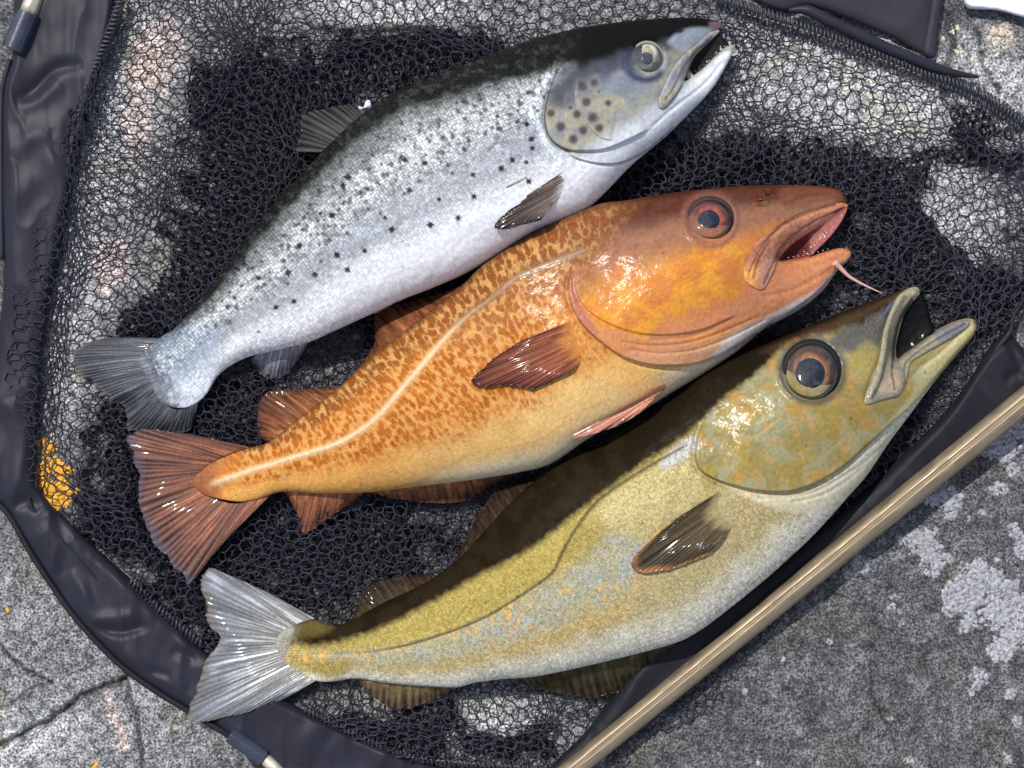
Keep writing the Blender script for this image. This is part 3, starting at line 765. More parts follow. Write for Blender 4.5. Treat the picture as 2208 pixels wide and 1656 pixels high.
TAILPOLY = [
    [(500, 955), (400, 925), (290, 915), (262, 942), (275, 1000), (285, 1070), (300, 1140), (370, 1240), (406, 1275), (520, 1130), (620, 1060)],
    [(680, 1325), (445, 1210), (418, 1255), (440, 1360), (432, 1420), (388, 1550), (415, 1572), (520, 1552), (690, 1480)],
    [(350, 715), (240, 715), (130, 765), (150, 820), (260, 940), (410, 945), (440, 860)]]
FISHPOLY = []   # filled below, used to leave out what lies wholly beneath the fish
def hexnet(layer, cell, ang, warp, wl, zlo, zhi, rad, keep, clip, seed, stretch=(1, 1), raise_=0):
    a = cell / math.sqrt(3) * 0.98
    R = 1700
    ni = int(R / (a * 1.5)); nj = int(R / cell)
    I, J = np.meshgrid(np.arange(-ni, ni), np.arange(-nj, nj), indexing='ij')
    # every hexagon centre gives two lattice nodes
    cx = I * 1.5 * a; cy = (J + 0.5 * (I % 2)) * cell
    A = np.stack([cx + a, cy], -1)            # right node
    B = np.stack([cx - a, cy], -1)            # left node
    sh = I.shape
    A = A.reshape(-1, 2); B = B.reshape(-1, 2)
    idA = np.arange(A.shape[0]).reshape(sh); idB = idA + A.shape[0]
    nodes = np.vstack([A, B])
    E = []
    # node A(i,j) connects to B(i+1, j or j+-) and B(i+2,j)
    par = (I % 2)
    def add(src, di, dj, dst):
        ii = I + di + ni; jj = J + dj + nj
        ok = (ii >= 0) & (ii < sh[0]) & (jj >= 0) & (jj < sh[1])
        E.append(np.stack([src[ok], dst[ii[ok], jj[ok]]], -1))
    add(idA, 2, 0, idB)
    for p in (0, 1):
        m = par == p
        djs = (-1, 0) if p == 0 else (0, 1)
        for dj in djs:
            ii = I + 1 + ni; jj = J + dj + nj
            ok = m & (ii < sh[0]) & (jj >= 0) & (jj < sh[1])
            E.append(np.stack([idA[ok], idB[ii[ok], jj[ok]]], -1))
    E = np.vstack(E)
    n = nodes * np.array(stretch)
    c_, s_ = math.cos(ang), math.sin(ang)
    x = n[:, 0] * c_ - n[:, 1] * s_ + CX; y = n[:, 0] * s_ + n[:, 1] * c_ + CY
    r_ = np.random.default_rng(seed)
    # drape: slow shear and crumple
    wx = (fbm(x / wl, y / wl, seed, 3) - .5) * 2 * warp; wy = (fbm(x / wl, y / wl, seed + 50, 3) - .5) * 2 * warp
    x = x + wx; y = y + wy
    x = x + (fbm(x / 40, y / 40, seed + 3, 2) - .5) * warp * .2; y = y + (fbm(x / 40, y / 40, seed + 4, 2) - .5) * warp * .2
    lift = np.zeros(len(x))
    for (path, wd, k, lf) in FOLDS:
        d, bx, by = nearest_on(path, x, y)
        f = k * np.exp(-(d / (wd * 1.6)) ** 2)
        x = x + (bx - x) * f; y = y + (by - y) * f
        lift = lift + lf * np.exp(-(d / wd) ** 2)
    x = x + r_.normal(0, cell * .045, len(x)); y = y + r_.normal(0, cell * .045, len(x))
    z = np.maximum(rockz(x, y), -6) + zlo + (zhi - zlo) * fbm(x / 55, y / 55, seed + 9, 3) ** 1.4 + lift * (.4 + .6 * fbm(x / 30, y / 30, seed + 19, 2)) + r_.normal(0, .6, len(x))
    if raise_: z = z + raise_ * blobmask(x, y, DENSE, .5, .7, 4) * (.4 + .9 * fbm(x / 90, y / 90, seed + 29, 2))
    for fp in TAILPOLY: z = np.where(inpoly(fp, x, y), np.minimum(z, 12), z)
    # over the left hem
    hem = inpoly(HEM_L, x, y); z = np.where(hem, np.maximum(z, 32), z)
    mx_ = (x[E[:, 0]] + x[E[:, 1]]) / 2; my_ = (y[E[:, 0]] + y[E[:, 1]]) / 2
    ok = np.zeros(len(E), bool)
    for poly in clip: ok |= inpoly(poly, mx_, my_)
    L = np.hypot(x[E[:, 0]] - x[E[:, 1]], y[E[:, 0]] - y[E[:, 1]])
    ok &= L < cell * 2.2
    ok &= keep(mx_, my_)
    for fp in FISHPOLY: ok &= ~inpoly(fp, mx_, my_)
    E = E[ok]
    for _ in range(4):
        deg = np.bincount(E.ravel(), minlength=len(x)); E = E[(deg[E[:, 0]] > 1) & (deg[E[:, 1]] > 1)]
    # prism with thicker knots
    K = 3
    pa = P3(x[E[:, 0]], y[E[:, 0]], z[E[:, 0]]); pb = P3(x[E[:, 1]], y[E[:, 1]], z[E[:, 1]])
    pm = (pa + pb) / 2; pm += r_.normal(0, cell * .04 * S, pm.shape)
    d = pb - pa; d /= np.linalg.norm(d, axis=1)[:, None] + 1e-12
    u = np.cross(d, [0, 0, 1]); u /= np.linalg.norm(u, axis=1)[:, None] + 1e-12; v = np.cross(u, d)
    rings = []
    for p, rr in ((pa, 1.15), (pm, .85), (pb, 1.15)):
        for k in range(K):
            th = math.pi / 2 + k * 2 * math.pi / K
            rings.append(p + rad * rr * S * (math.cos(th) * u + math.sin(th) * v))
    V = np.stack(rings, 1)          # edges x 9 x 3
    b0 = np.arange(len(E))[:, None] * 9
    tmpl = []
    for s0 in (0, 3):
        for k in range(K):
            tmpl.append((s0 + k, s0 + 3 + k, s0 + 3 + (k + 1) % K, s0 + (k + 1) % K))
    F = (b0[:, :, None] + np.array(tmpl)[None]).reshape(-1, 4)
    return V.reshape(-1, 3), F

# ---------------------------------------------------------------- fish outlines
TROUT = dict(
    dorsal=[(346, 727), (372, 712), (408, 672), (444, 629), (500, 556), (536, 505), (590, 440), (645, 380), (700, 322), (745, 275), (793, 236), (862, 192), (953, 158), (1077, 109), (1159, 81), (1240, 62), (1322, 49), (1430, 39), (1512, 39), (1545, 46), (1557, 56)],
    mouth=[(1550, 66), (1523, 97), (1498, 122), (1484, 152), (1477, 174), (1512, 150), (1539, 124), (1562, 103), (1574, 95), (1583, 103)],
    ventral=[(1572, 130), (1539, 187), (1498, 233), (1430, 299), (1362, 356), (1308, 412), (1267, 450), (1225, 471), (1152, 500), (1080, 545), (1007, 588), (930, 622), (870, 645), (801, 677), (716, 716), (665, 738), (589, 757), (535, 770), (498, 788), (470, 810), (448, 846), (426, 868)],
    tail=[(390, 880), (346, 866), (322, 820), (300, 775)])
COD = dict(
    dorsal=[(535, 966), (571, 957), (600, 938), (640, 905), (734, 832), (788, 781), (861, 722), (930, 668), (1000, 612), (1043, 567), (1116, 520), (1188, 480), (1240, 458), (1300, 438), (1350, 432), (1431, 418), (1513, 409), (1595, 401), (1676, 399), (1757, 401), (1812, 410), (1826, 440)],
    mouth=[(1819, 455), (1785, 474), (1744, 500), (1700, 527), (1680, 552), (1683, 561), (1744, 553), (1785, 541), (1812, 535), (1832, 541)],
    ventral=[(1833, 556), (1806, 583), (1771, 630), (1717, 672), (1649, 708), (1595, 753), (1527, 800), (1443, 850), (1362, 900), (1280, 939), (1188, 1000), (1120, 1018), (1050, 1030), (960, 1042), (860, 1054), (788, 1062), (690, 1064), (607, 1060), (560, 1075), (520, 1082)],
    tail=[(470, 1075), (437, 1064), (416, 1040), (444, 1006), (491, 982)])
POLL = dict(
    dorsal=[(676, 1336), (712, 1347), (748, 1342), (821, 1302), (912, 1259), (985, 1208), (1040, 1150), (1095, 1090), (1150, 1040), (1210, 1000), (1290, 960), (1380, 905), (1470, 845), (1516, 805), (1580, 772), (1660, 738), (1740, 704), (1821, 670), (1885, 647), (1943, 625), (1972, 617)],
    mouth=[(1983, 632), (1962, 657), (1946, 680), (1934, 717), (1928, 750), (1932, 774), (1950, 762), (1981, 740), (2020, 711), (2061, 692), (2090, 686), (2106, 696)],
    ventral=[(2101, 722), (2061, 768), (2013, 826), (1965, 890), (1917, 954), (1869, 1025), (1824, 1076), (1800, 1104), (1746, 1162), (1678, 1225), (1623, 1272), (1568, 1316), (1513, 1357), (1458, 1386), (1320, 1423), (1210, 1448), (1150, 1459), (1075, 1465), (1020, 1473), (984, 1482), (893, 1478), (821, 1471), (767, 1463), (712, 1470), (676, 1466)],
    tail=[(622, 1434), (596, 1396), (604, 1365), (640, 1345)])
def outline_of(fd):
    return catmull(fd['dorsal'] + fd['mouth'] + fd['ventral'] + fd['tail'], 6, True)
def shrink(P, d):
    P = np.asarray(P)[::4]; n = np.roll(P, -1, 0) - np.roll(P, 1, 0); n = np.stack([-n[:, 1], n[:, 0]], -1); n /= np.linalg.norm(n, axis=1)[:, None] + 1e-9
    return P + n * d
for fd in (TROUT, COD, POLL):
    fd['out'] = outline_of(fd)
    FISHPOLY.append(shrink(fd['out'], 26))

def all_(x, y): return np.ones(len(x), bool)
def kthin(th): return lambda x, y: blobmask(x, y, THIN, .25, .25, 8) < th
def kden(th): return lambda x, y: (blobmask(x, y, DENSE, .3, .8, 4) > th) & (blobmask(x, y, THIN, .25, .25, 8) < .6)
for pname, pmat, lab, sheets in (
    ("netting", M_thread, "black hexagonal knotless mesh, uppermost sheets", [
        dict(layer=0, cell=29, ang=.15, warp=20, wl=260, zlo=5, zhi=14, rad=1.85, keep=all_, clip=[NETP, NET2], seed=1, stretch=(1.0, .94), raise_=44),
        dict(layer=1, cell=27, ang=.8, warp=44, wl=240, zlo=8, zhi=28, rad=1.7, keep=kthin(.5), clip=[NETP, NET2], seed=2, stretch=(.95, .82), raise_=14)]),
    ("inner_netting", M_thread_shaded, "black mesh bunched beneath the upper sheets, shade painted into its colour", [
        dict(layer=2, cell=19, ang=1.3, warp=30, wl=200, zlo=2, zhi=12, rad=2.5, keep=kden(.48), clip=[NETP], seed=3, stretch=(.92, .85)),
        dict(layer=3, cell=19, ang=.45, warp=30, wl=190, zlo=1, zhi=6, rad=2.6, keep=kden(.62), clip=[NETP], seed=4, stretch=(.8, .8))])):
    Vs = []; Fs = []; off = 0
    for args in sheets:
        v, f = hexnet(**args); Vs.append(v); Fs.append(f + off); off += len(v)
    netting = link_mesh(pname, np.vstack(Vs), np.vstack(Fs), pmat, NET, smooth=False)
    netting['kind'] = 'stuff'; netting['label'] = lab

# ---------------------------------------------------------------- fish
def lerp(col, tgt, m):
    m = np.clip(m, 0, 1)[..., None]
    return col + (np.array(tgt) - col) * m

def fish_body(fd, root, mat, c, base, details, colour, step=1.6, flat=0.72):
    out = []
    for (hstep, top) in ((step, True), (8.0, False)):
        g = inflate(fd['out'], hstep, 60)
        if top:
            g.dd = g.dist(fd['dorsal'], 420, smooth=3)[0]; g.dv = g.dist(fd['ventral'], 420, smooth=3)[0]
            g.tt = g.dv / (g.dd + g.dv + 1e-6)
            _, sd, g.s, _, _ = g.dist(fd['spine'], 420, smooth=4)
            g.sd = g.dist(fd['spine'], 420, smooth=4)[0] * sd
            # thickness along the body
            nb = 60; bi = np.clip((g.s * nb).astype(int), 0, nb - 1); Hb = np.zeros(nb)
            for b in range(nb):
                q = g.H[(bi == b) & g.ins]
                Hb[b] = np.percentile(q, 92) if len(q) > 5 else 0
            k = np.hanning(15); k /= k.sum()
            Hp = np.pad(Hb, 7, mode='edge'); Hb = np.convolve(Hp, k, 'valid')
            fd['Hb'] = Hb
            g.zmid = base + flat * c * np.interp(g.s, (np.arange(nb) + .5) / nb, Hb)
            g.H = g.H * (.22 + .78 * sstep(0, .13, g.s))
            Z = g.zmid + c * g.H
            dz = details(g)
            Z = Z + dz * sstep(0, 7, g.D)
            g.Z = np.where(g.ins, Z, g.zmid)
            Ls = np.sum(np.hypot(*np.diff(catmull(fd['spine'], 4), axis=0).T))
            col, msk = colour(g)
            u_, X, Y, Zv, F = grid_mesh(g, g.Z)
            uv = np.stack([g.s[u_] * Ls, (g.dv - g.dd)[u_] / 2], -1)
            V1 = P3(X, Y, Zv); A = {'Col': col[u_], 'Mask': msk[u_]}
            fd['g'] = g
            F1 = F
        else:
            _, _, s_, _, _ = g.dist(fd['spine'], 420, smooth=4)
            zm = base + flat * c * np.interp(s_, (np.arange(60) + .5) / 60, fd['Hb'])
            Z = np.where(g.ins, zm - flat * c * g.H, zm)
            u_, X, Y, Zv, F = grid_mesh(g, Z, flip=True)
            V2 = P3(X, Y, Zv); n2 = len(V2)
    V = np.vstack([V1, V2]); F = np.vstack([F1, F + len(V1)])
    bc = np.median(A['Col'][g.ins.sum() % len(A['Col']):], axis=0)
    cols = np.vstack([A['Col'], np.tile(fd['under'], (n2, 1))]); mk = np.vstack([A['Mask'], np.tile([[0, .5, .5]], (n2, 1))])
    uv = np.vstack([uv, np.stack([X, Y], -1)])
    o = link_mesh("body", V, F, mat, root, {'Col': cols, 'Mask': mk}, uv)
    return o

def zat(fd, x, y):
    g = fd['g']; j = int(round((x - g.x0) / g.h)); i = int(round((y - g.y0) / g.h))
    j = min(max(j, 0), g.nx - 1); i = min(max(i, 0), g.ny - 1)
    return float(g.Z[i, j])
def zmidat(fd, x, y):
    g = fd['g']; j = int(round((x - g.x0) / g.h)); i = int(round((y - g.y0) / g.h))
    j = min(max(j, 0), g.nx - 1); i = min(max(i, 0), g.ny - 1)
    return float(g.zmid[i, j])

def plate(g, pts, amp, fall=50, side=1, soft=2.0):
    """one side of a line stands proud of the other, like a gill cover edge"""
    D, sd, T, _, _ = g.dist(pts, fall * 3)
    sdd = D * sd * side
    ends = sstep(0, .06, T) * (1 - sstep(.94, 1, T))
    f = sstep(-soft, soft, sdd) * np.exp(-np.maximum(sdd, 0) / fall)
    return amp * f * ends - amp * .35 * np.exp(-((sdd + soft * 1.5) / (soft * 1.6)) ** 2) * ends
def line(g, pts, amp, wd):
    D, _, T, _, _ = g.dist(pts, wd * 4)
    return amp * np.exp(-(D / wd) ** 2) * (D < wd * 3.9) * sstep(0, .05, T) * (1 - sstep(.93, 1, T))
def lmask(g, pts, wd):
    D = g.dist(pts, wd * 4)[0]; return np.exp(-(D / wd) ** 2) * (D < wd * 3.9)
def ell(g, x, y, rx, ry=None, a=0):
    ry = ry or rx; a = math.radians(a); dx = g.X - x; dy = g.Y - y
    u = (dx * math.cos(a) + dy * math.sin(a)) / rx; v = (-dx * math.sin(a) + dy * math.cos(a)) / ry
    return np.sqrt(u * u + v * v)
def pmask(g, poly, soft=3):
    P = catmull(poly, 5, True); ins = g.inside(P); D = g.dist(P, 40, True, 0)[0]
    return sstep(-soft, soft, np.where(ins, D, -D))

def part_patch(name, root, fd, poly, mat, puff, lift, col, h=1.5, zfix=None, colfun=None, hmax=99, under=6, smooth_poly=4, grooves=(), gd=2.2, gw=3.0, gcol=.55):
    P = catmull(poly, smooth_poly, True)
    g = inflate(P, h, 30)
    if zfix is None:
        G = fd['g']
        j = np.clip(np.round((g.X - G.x0) / G.h).astype(int), 0, G.nx - 1); i = np.clip(np.round((g.Y - G.y0) / G.h).astype(int), 0, G.ny - 1)
        zb = blur(np.where(G.ins[i, j], G.Z[i, j], G.zmid[i, j] + 8), 8)
    else: zb = np.full(g.X.shape, float(zfix)) if np.isscalar(zfix) else zfix(g)
    Z = zb + lift + np.clip(g.H * puff, -hmax, hmax)
    c = np.tile(np.array(col, float), g.X.shape + (1,)) if colfun is None else colfun(g, np.tile(np.array(col, float), g.X.shape + (1,)))
    for pts in grooves:
        k = np.exp(-(g.dist(pts, gw * 4)[0] / gw) ** 2); Z = Z - gd * k; c = c * (1 - gcol * k[..., None])
    c = c * (.78 + .44 * fbm(g.X / 6, g.Y / 6, 51, 3))[..., None]; Z = Z + (fbm(g.X / 9, g.Y / 9, 61, 3) - .5) * 2.2
    u_, X, Y, Zv, F = grid_mesh(g, Z)
    mk = np.tile([[0, 0.1, 1.0]], (len(X), 1))
    V = np.vstack([P3(X, Y, Zv), P3(X, Y, np.minimum(Zv - 1, zb[u_] - under))])
    o = link_mesh(name, V, np.vstack([F, F[:, ::-1] + len(X)]), mat, root, {'Col': np.vstack([c[u_]] * 2), 'Mask': np.vstack([mk] * 2)}, np.vstack([np.stack([X, Y], -1)] * 2))
    return o

def fin(name, root, mat, base, tip, nray, zb, zt, colfun, ridge=1.4, jag=0.03, curve=0.0, nl=26, per=5, arch=6, seed=1, thick=1.6, label=None):
    """ray fin: base curve to tip curve, corrugated by its rays"""
    r_ = np.random.default_rng(seed)
    nu = nray * per + 1
    B = resample(catmull(base, 6), nu); T = resample(catmull(tip, 6), nu)
    u = np.linspace(0, 1, nu); t = np.linspace(0, 1, nl)
    jg = (vnoise(u * nray * .9, u * 0 + 3.3, seed) - .3) * jag * 1.6 + r_.normal(0, jag * .35, nu) * 0.5
    ext = 1 - np.clip(jg, -jag, jag * 1.5) * np.ones(nu)
    tt = t[None, :] * ext[:, None]
    X = B[:, :1] + (T[:, :1] - B[:, :1]) * tt; Y = B[:, 1:2] + (T[:, 1:2] - B[:, 1:2]) * tt
    # gentle bend of the rays
    dx = T[:, :1] - B[:, :1]; dy = T[:, 1:2] - B[:, 1:2]
    X = X - dy * curve * tt * (1 - tt); Y = Y + dx * curve * tt * (1 - tt)
    wob = (fbm(u[:, None] * 7, tt * 1.5, seed + 2, 3) - .5) * 1.7
    ZB = zb if callable(zb) else (lambda x, y: zb)
    zbv = np.array([ZB(b[0], b[1]) for b in B])[:, None]; 
    ztv = zt if np.isscalar(zt) else np.interp(u, np.linspace(0, 1, len(zt)), zt)[:, None]
    uw = u + (vnoise(u * nray * .45, u * 0 + 1.7, seed + 31) - .5) * 1.3 / nray
    ph = uw[:, None] * nray * 2 * math.pi + .6 * np.sin(tt * 3 + seed)
    rd = (np.abs(np.sin(ph / 2)) - .5) * 2 * ridge * (0.2 + tt * .55) * (.5 + vnoise(u * 9, u * 0 + 8.1, seed + 77)[:, None])
    tq = np.clip(tt, 0, 1)
    Z = zbv * (1 - tq) ** 1.3 + ztv * (1 - (1 - tq) ** 1.3) + arch * np.sin(math.pi * tt) + wob * 9 * tt + rd
    col = colfun(u[:, None] + 0 * tt, tt, ph, X, Y)
    nv = nu * nl
    top = P3(X.ravel(), Y.ravel(), Z.ravel()); bot = P3(X.ravel(), Y.ravel(), Z.ravel() - thick)
    idx = np.arange(nv).reshape(nu, nl)
    F = np.stack([idx[:-1, :-1], idx[1:, :-1], idx[1:, 1:], idx[:-1, 1:]], -1).reshape(-1, 4)
    a = top[F[0]]; nrm = np.cross(a[1] - a[0], a[2] - a[0])
    ctr = F[len(F) // 2]; nrm = np.cross(top[ctr[1]] - top[ctr[0]], top[ctr[2]] - top[ctr[0]])
    if nrm[2] < 0: F = F[:, ::-1]
    rim = []
    def strip(ids):
        for p, q in zip(ids[:-1], ids[1:]): rim.append((p, q, q + nv, p + nv))
    strip(idx[:, -1]); strip(idx[0]); strip(idx[-1])
    F = np.vstack([F, F[:, ::-1] + nv, np.array(rim)])
    mem = (1 - np.abs(np.sin(ph / 2))) * sstep(.15, .9, tt)
    mk = np.stack([mem.ravel(), mem.ravel() * 0, mem.ravel() * 0 + 1], -1); mk = np.vstack([mk, mk])
    uv = np.stack([X.ravel(), Y.ravel()], -1)
    o = link_mesh(name, np.vstack([top, bot]), F, mat, root, {'Col': np.vstack([col.reshape(-1, 3)] * 2), 'Mask': mk}, np.vstack([uv, uv]))
    if label: o['label'] = label
    return o

def fincol(c0, c1, ray, rayk=.5, edge=None, seed=3, streak=.45, root=None):
    def f(u, t, ph, X, Y):
        r = np.abs(np.sin(ph / 2))
        c = np.array(c0)[None, None] * (1 - t[..., None]) + np.array(c1)[None, None] * t[..., None]
        n = fbm(u * 34, t * 1.6, seed, 4)[..., None]; n = np.clip((n - .5) * 2.2 + .5, 0, 1)
        n2 = sstep(.52, .7, fbm(u * 60, t * 2.2, seed + 5, 3))[..., None] * sstep(.2, .5, fbm(u * 5, t * 3, seed + 6, 2))[..., None]
        c = c * (1 - streak + 2 * streak * n); c = c * (1 + 1.1 * n2)
        c = c + (np.array(ray) - c) * (rayk * (r[..., None] ** 2))
        if edge is not None:
            e = sstep(.86, 1.0, t + (fbm(u * 14, t * 4, seed + 1, 2) - .5) * .12)[..., None]
            c = c + (np.array(edge) - c) * e
        if root is not None:
            e = (1 - sstep(.03, .24, t + (fbm(u * 10, t * 5, seed + 8, 2) - .5) * .16))[..., None]; c = c + (np.array(root) - c) * e
        return np.clip(c, 0.002, 1)
    return f

def eye(root, fd, x, y, ro, ri, rp, colr, coli, pmat, ang=0, asp=1.0, lift=0, bulge=0.3, px=0, py=0):
    z0 = zat(fd, x, y) + lift
    G = fd['g']
    e = 14
    gx = (zat(fd, x + e, y) - zat(fd, x - e, y)) / (2 * e) * .6; gy = (zat(fd, x, y + e) - zat(fd, x, y - e)) / (2 * e) * .6
    def rings(name, rads, heights, mat, parent, close=True, cx=0, cy=0, colf=None, K=64):
        th = np.linspace(0, 2 * math.pi, K, endpoint=False); V = []; Cc = []
        for r, h in zip(rads, heights):
            X = x + cx + r * np.cos(th); Y = y + cy + r * asp * np.sin(th)
            Z = z0 + h + gx * (X - x) + gy * (Y - y)
            V.append(np.stack([X, Y, Z], -1))
            if colf: Cc.append(colf(r, th))
        V = np.vstack(V); n = len(rads); F = []
        for i in range(n - 1):
            k = np.arange(K); k2 = (k + 1) % K
            F.append(np.stack([i * K + k2, i * K + k, (i + 1) * K + k, (i + 1) * K + k2], -1))
        F = np.vstack(F)
        at = None
        if colf: at = {'Col': np.vstack(Cc), 'Mask': np.tile([[0, 0, 1.]], (len(V), 1))}
        return link_mesh(name, P3(V[:, 0], V[:, 1], V[:, 2]), F, mat, parent, at, V[:, :2])
    hb = ro * bulge
    ey = rings("eye", [ro * 1.08, ro * 1.04, ro * .97, ro * .9, ro * .86], [-7, .2, 1.4, .2, -3], M_eyewet, root, colf=lambda r, th: np.tile([colr], (len(th), 1)))
    r_ = np.random.default_rng(5)
    def irc(r, th):
        n = fbm(np.cos(th) * 2.5 + 7, np.sin(th) * 2.5 + r / 9, 3, 3)[:, None]; f = max(0., (r - rp) / (ro - rp)) ** .42
        ci = np.array(coli[0]) * (1 - f) + np.array(coli[1]) * f if f < .6 else np.array(coli[1]) * (1 - (f - .6) / .4) + np.array(coli[2]) * ((f - .6) / .4)
        return np.clip(ci[None] * (.25 + 1.5 * n), 0, 1)
    rings("iris", [ro * .9] + list(np.linspace(ro * .88, rp * .9, 10)), [-3.5] + list(np.linspace(-3, 1.5, 10)), M_eyewet, ey, cx=px * .5, cy=py * .5, colf=irc)
    rings("pupil", [rp * 1.04, rp, rp * .75, rp * .4, rp * .02], [1.0, 2.5, 4, 5, 5.2], pmat or M_pupil, ey, cx=px, cy=py)
    rr = np.array([.97, .93, .85, .72, .55, .35, .15, .01])
    rings("cornea", ro * rr, 2 + hb * np.sqrt(np.clip(1 - rr ** 2, 0, 1)) * 1.2, M_cornea, ey)
    return ey

# --- eye materials
def mk_eye():
    m, nt, bs = nmat("eye_wet"); nt.links.new(attr(nt, "Col").outputs['Color'], bs.inputs['Base Color']); bs.inputs['Roughness'].default_value = .5; bs.inputs['Specular IOR Level'].default_value = .1
    m2, nt2, b2 = nmat("pupil"); b2.inputs['Base Color'].default_value = (.004, .006, .014, 1); b2.inputs['Roughness'].default_value = .12
    m3 = bpy.data.materials.new("cornea"); m3.use_nodes = True; n3 = m3.node_tree; n3.nodes.remove(n3.nodes["Principled BSDF"])
    fr = N(n3, "ShaderNodeFresnel", IOR=1.45); tr = n3.nodes.new("ShaderNodeBsdfTransparent"); gl = N(n3, "ShaderNodeBsdfGlossy", Roughness=0.03)
    mxs = n3.nodes.new("ShaderNodeMixShader"); n3.links.new(mathn(n3, 'MULTIPLY', fr.outputs[0], 2.2), mxs.inputs[0]); n3.links.new(tr.outputs[0], mxs.inputs[1]); n3.links.new(gl.outputs[0], mxs.inputs[2])
    n3.links.new(mxs.outputs[0], n3.nodes["Material Output"].inputs[0])
    return m, m2, m3
M_eyewet, M_pupil, M_cornea = mk_eye()

def fin_material(name, rough=0.4, coat=.6, trans=0.0, coat_rough=.12, metallic=0.0):
    m, nt, bs = nmat(name)
    n = N(nt, "ShaderNodeTexNoise", Scale=700.0, Detail=3.0); nt.links.new(objco(nt), n.inputs['Vector'])
    f = maprange(nt, n.outputs['Fac'], 0.3, 0.7, .8, 1.2); cc = nt.nodes.new("ShaderNodeCombineColor")
    for i in range(3): nt.links.new(f, cc.inputs[i])
    nt.links.new(mixc(nt, 1.0, attr(nt, "Col").outputs['Color'], cc.outputs[0], 'MULTIPLY'), bs.inputs['Base Color'])
    bs.inputs['Roughness'].default_value = rough; bs.inputs['Coat Weight'].default_value = coat; bs.inputs['Coat Roughness'].default_value = coat_rough
    bs.inputs['Specular IOR Level'].default_value = .06
    bs.inputs['Coat IOR'].default_value = 1.35
    bs.inputs['Metallic'].default_value = metallic
    if trans: nt.links.new(maprange(nt, sep(nt, attr(nt, 'Mask').outputs['Color'])[0], 0, 1, 1, 1 - trans), bs.inputs['Alpha'])
    nt.links.new(bumpn(nt, n.outputs['Fac'], .4, .0003), bs.inputs['Normal'])
    return m
M_fin = fin_material("fin_membrane", rough=.65, coat=.4, trans=.5, coat_rough=.09)
M_flesh = fin_material("wet_flesh", .5, .55, coat_rough=.1)
M_cavity = fin_material("mouth_lining", .6, .15)

# ------------------------------------------------ TROUT
TROUT['spine'] = [(330, 815), (380, 790), (430, 735), (520, 660), (650, 560), (800, 450), (950, 350), (1100, 265), (1250, 190), (1400, 130), (1560, 80)]
TROUT['under'] = [.6, .62, .66]
T_OP = [(1202, 150), (1186, 190), (1175, 245), (1178, 280), (1194, 307), (1224, 323), (1295, 323), (1349, 304), (1403, 277)]
T_OP2 = [(1224, 328), (1245, 342), (1295, 353), (1343, 350), (1400, 320), (1450, 275)]
T_SH = [(1190, 160), (1164, 190), (1150, 225), (1148, 253), (1167, 278), (1180, 310), (1215, 350)]
T_PRE = [(1246, 168), (1243, 217), (1262, 264), (1295, 296), (1322, 303)]
def t_details(g):
    z = plate(g, T_OP, 9, 60, -1) + plate(g, T_OP2, 5, 40, -1) + plate(g, T_SH, -4, 30, 1) + plate(g, T_PRE, 4, 35, -1)
    z += line(g, [(1403, 277), (1450, 235), (1520, 180), (1560, 130)], -3, 4)
    z += -5 * np.exp(-(ell(g, 1395, 124, 40)) ** 4) 
    z += 3 * np.exp(-(ell(g, 1395, 124, 44) - 1) ** 2 / .02)
    z += line(g, [(1480, 30), (1470, 66), (1450, 92)], 2, 6)
    z += -4 * np.exp(-ell(g, 1466, 67, 9, 6) ** 2)
    z += (fbm(g.X / 40, g.Y / 40, 9, 3) - .5) * 6
    z += line(g, [(346, 727), (303, 774), (325, 817), (346, 864), (390, 879)], 3, 14)
    return z
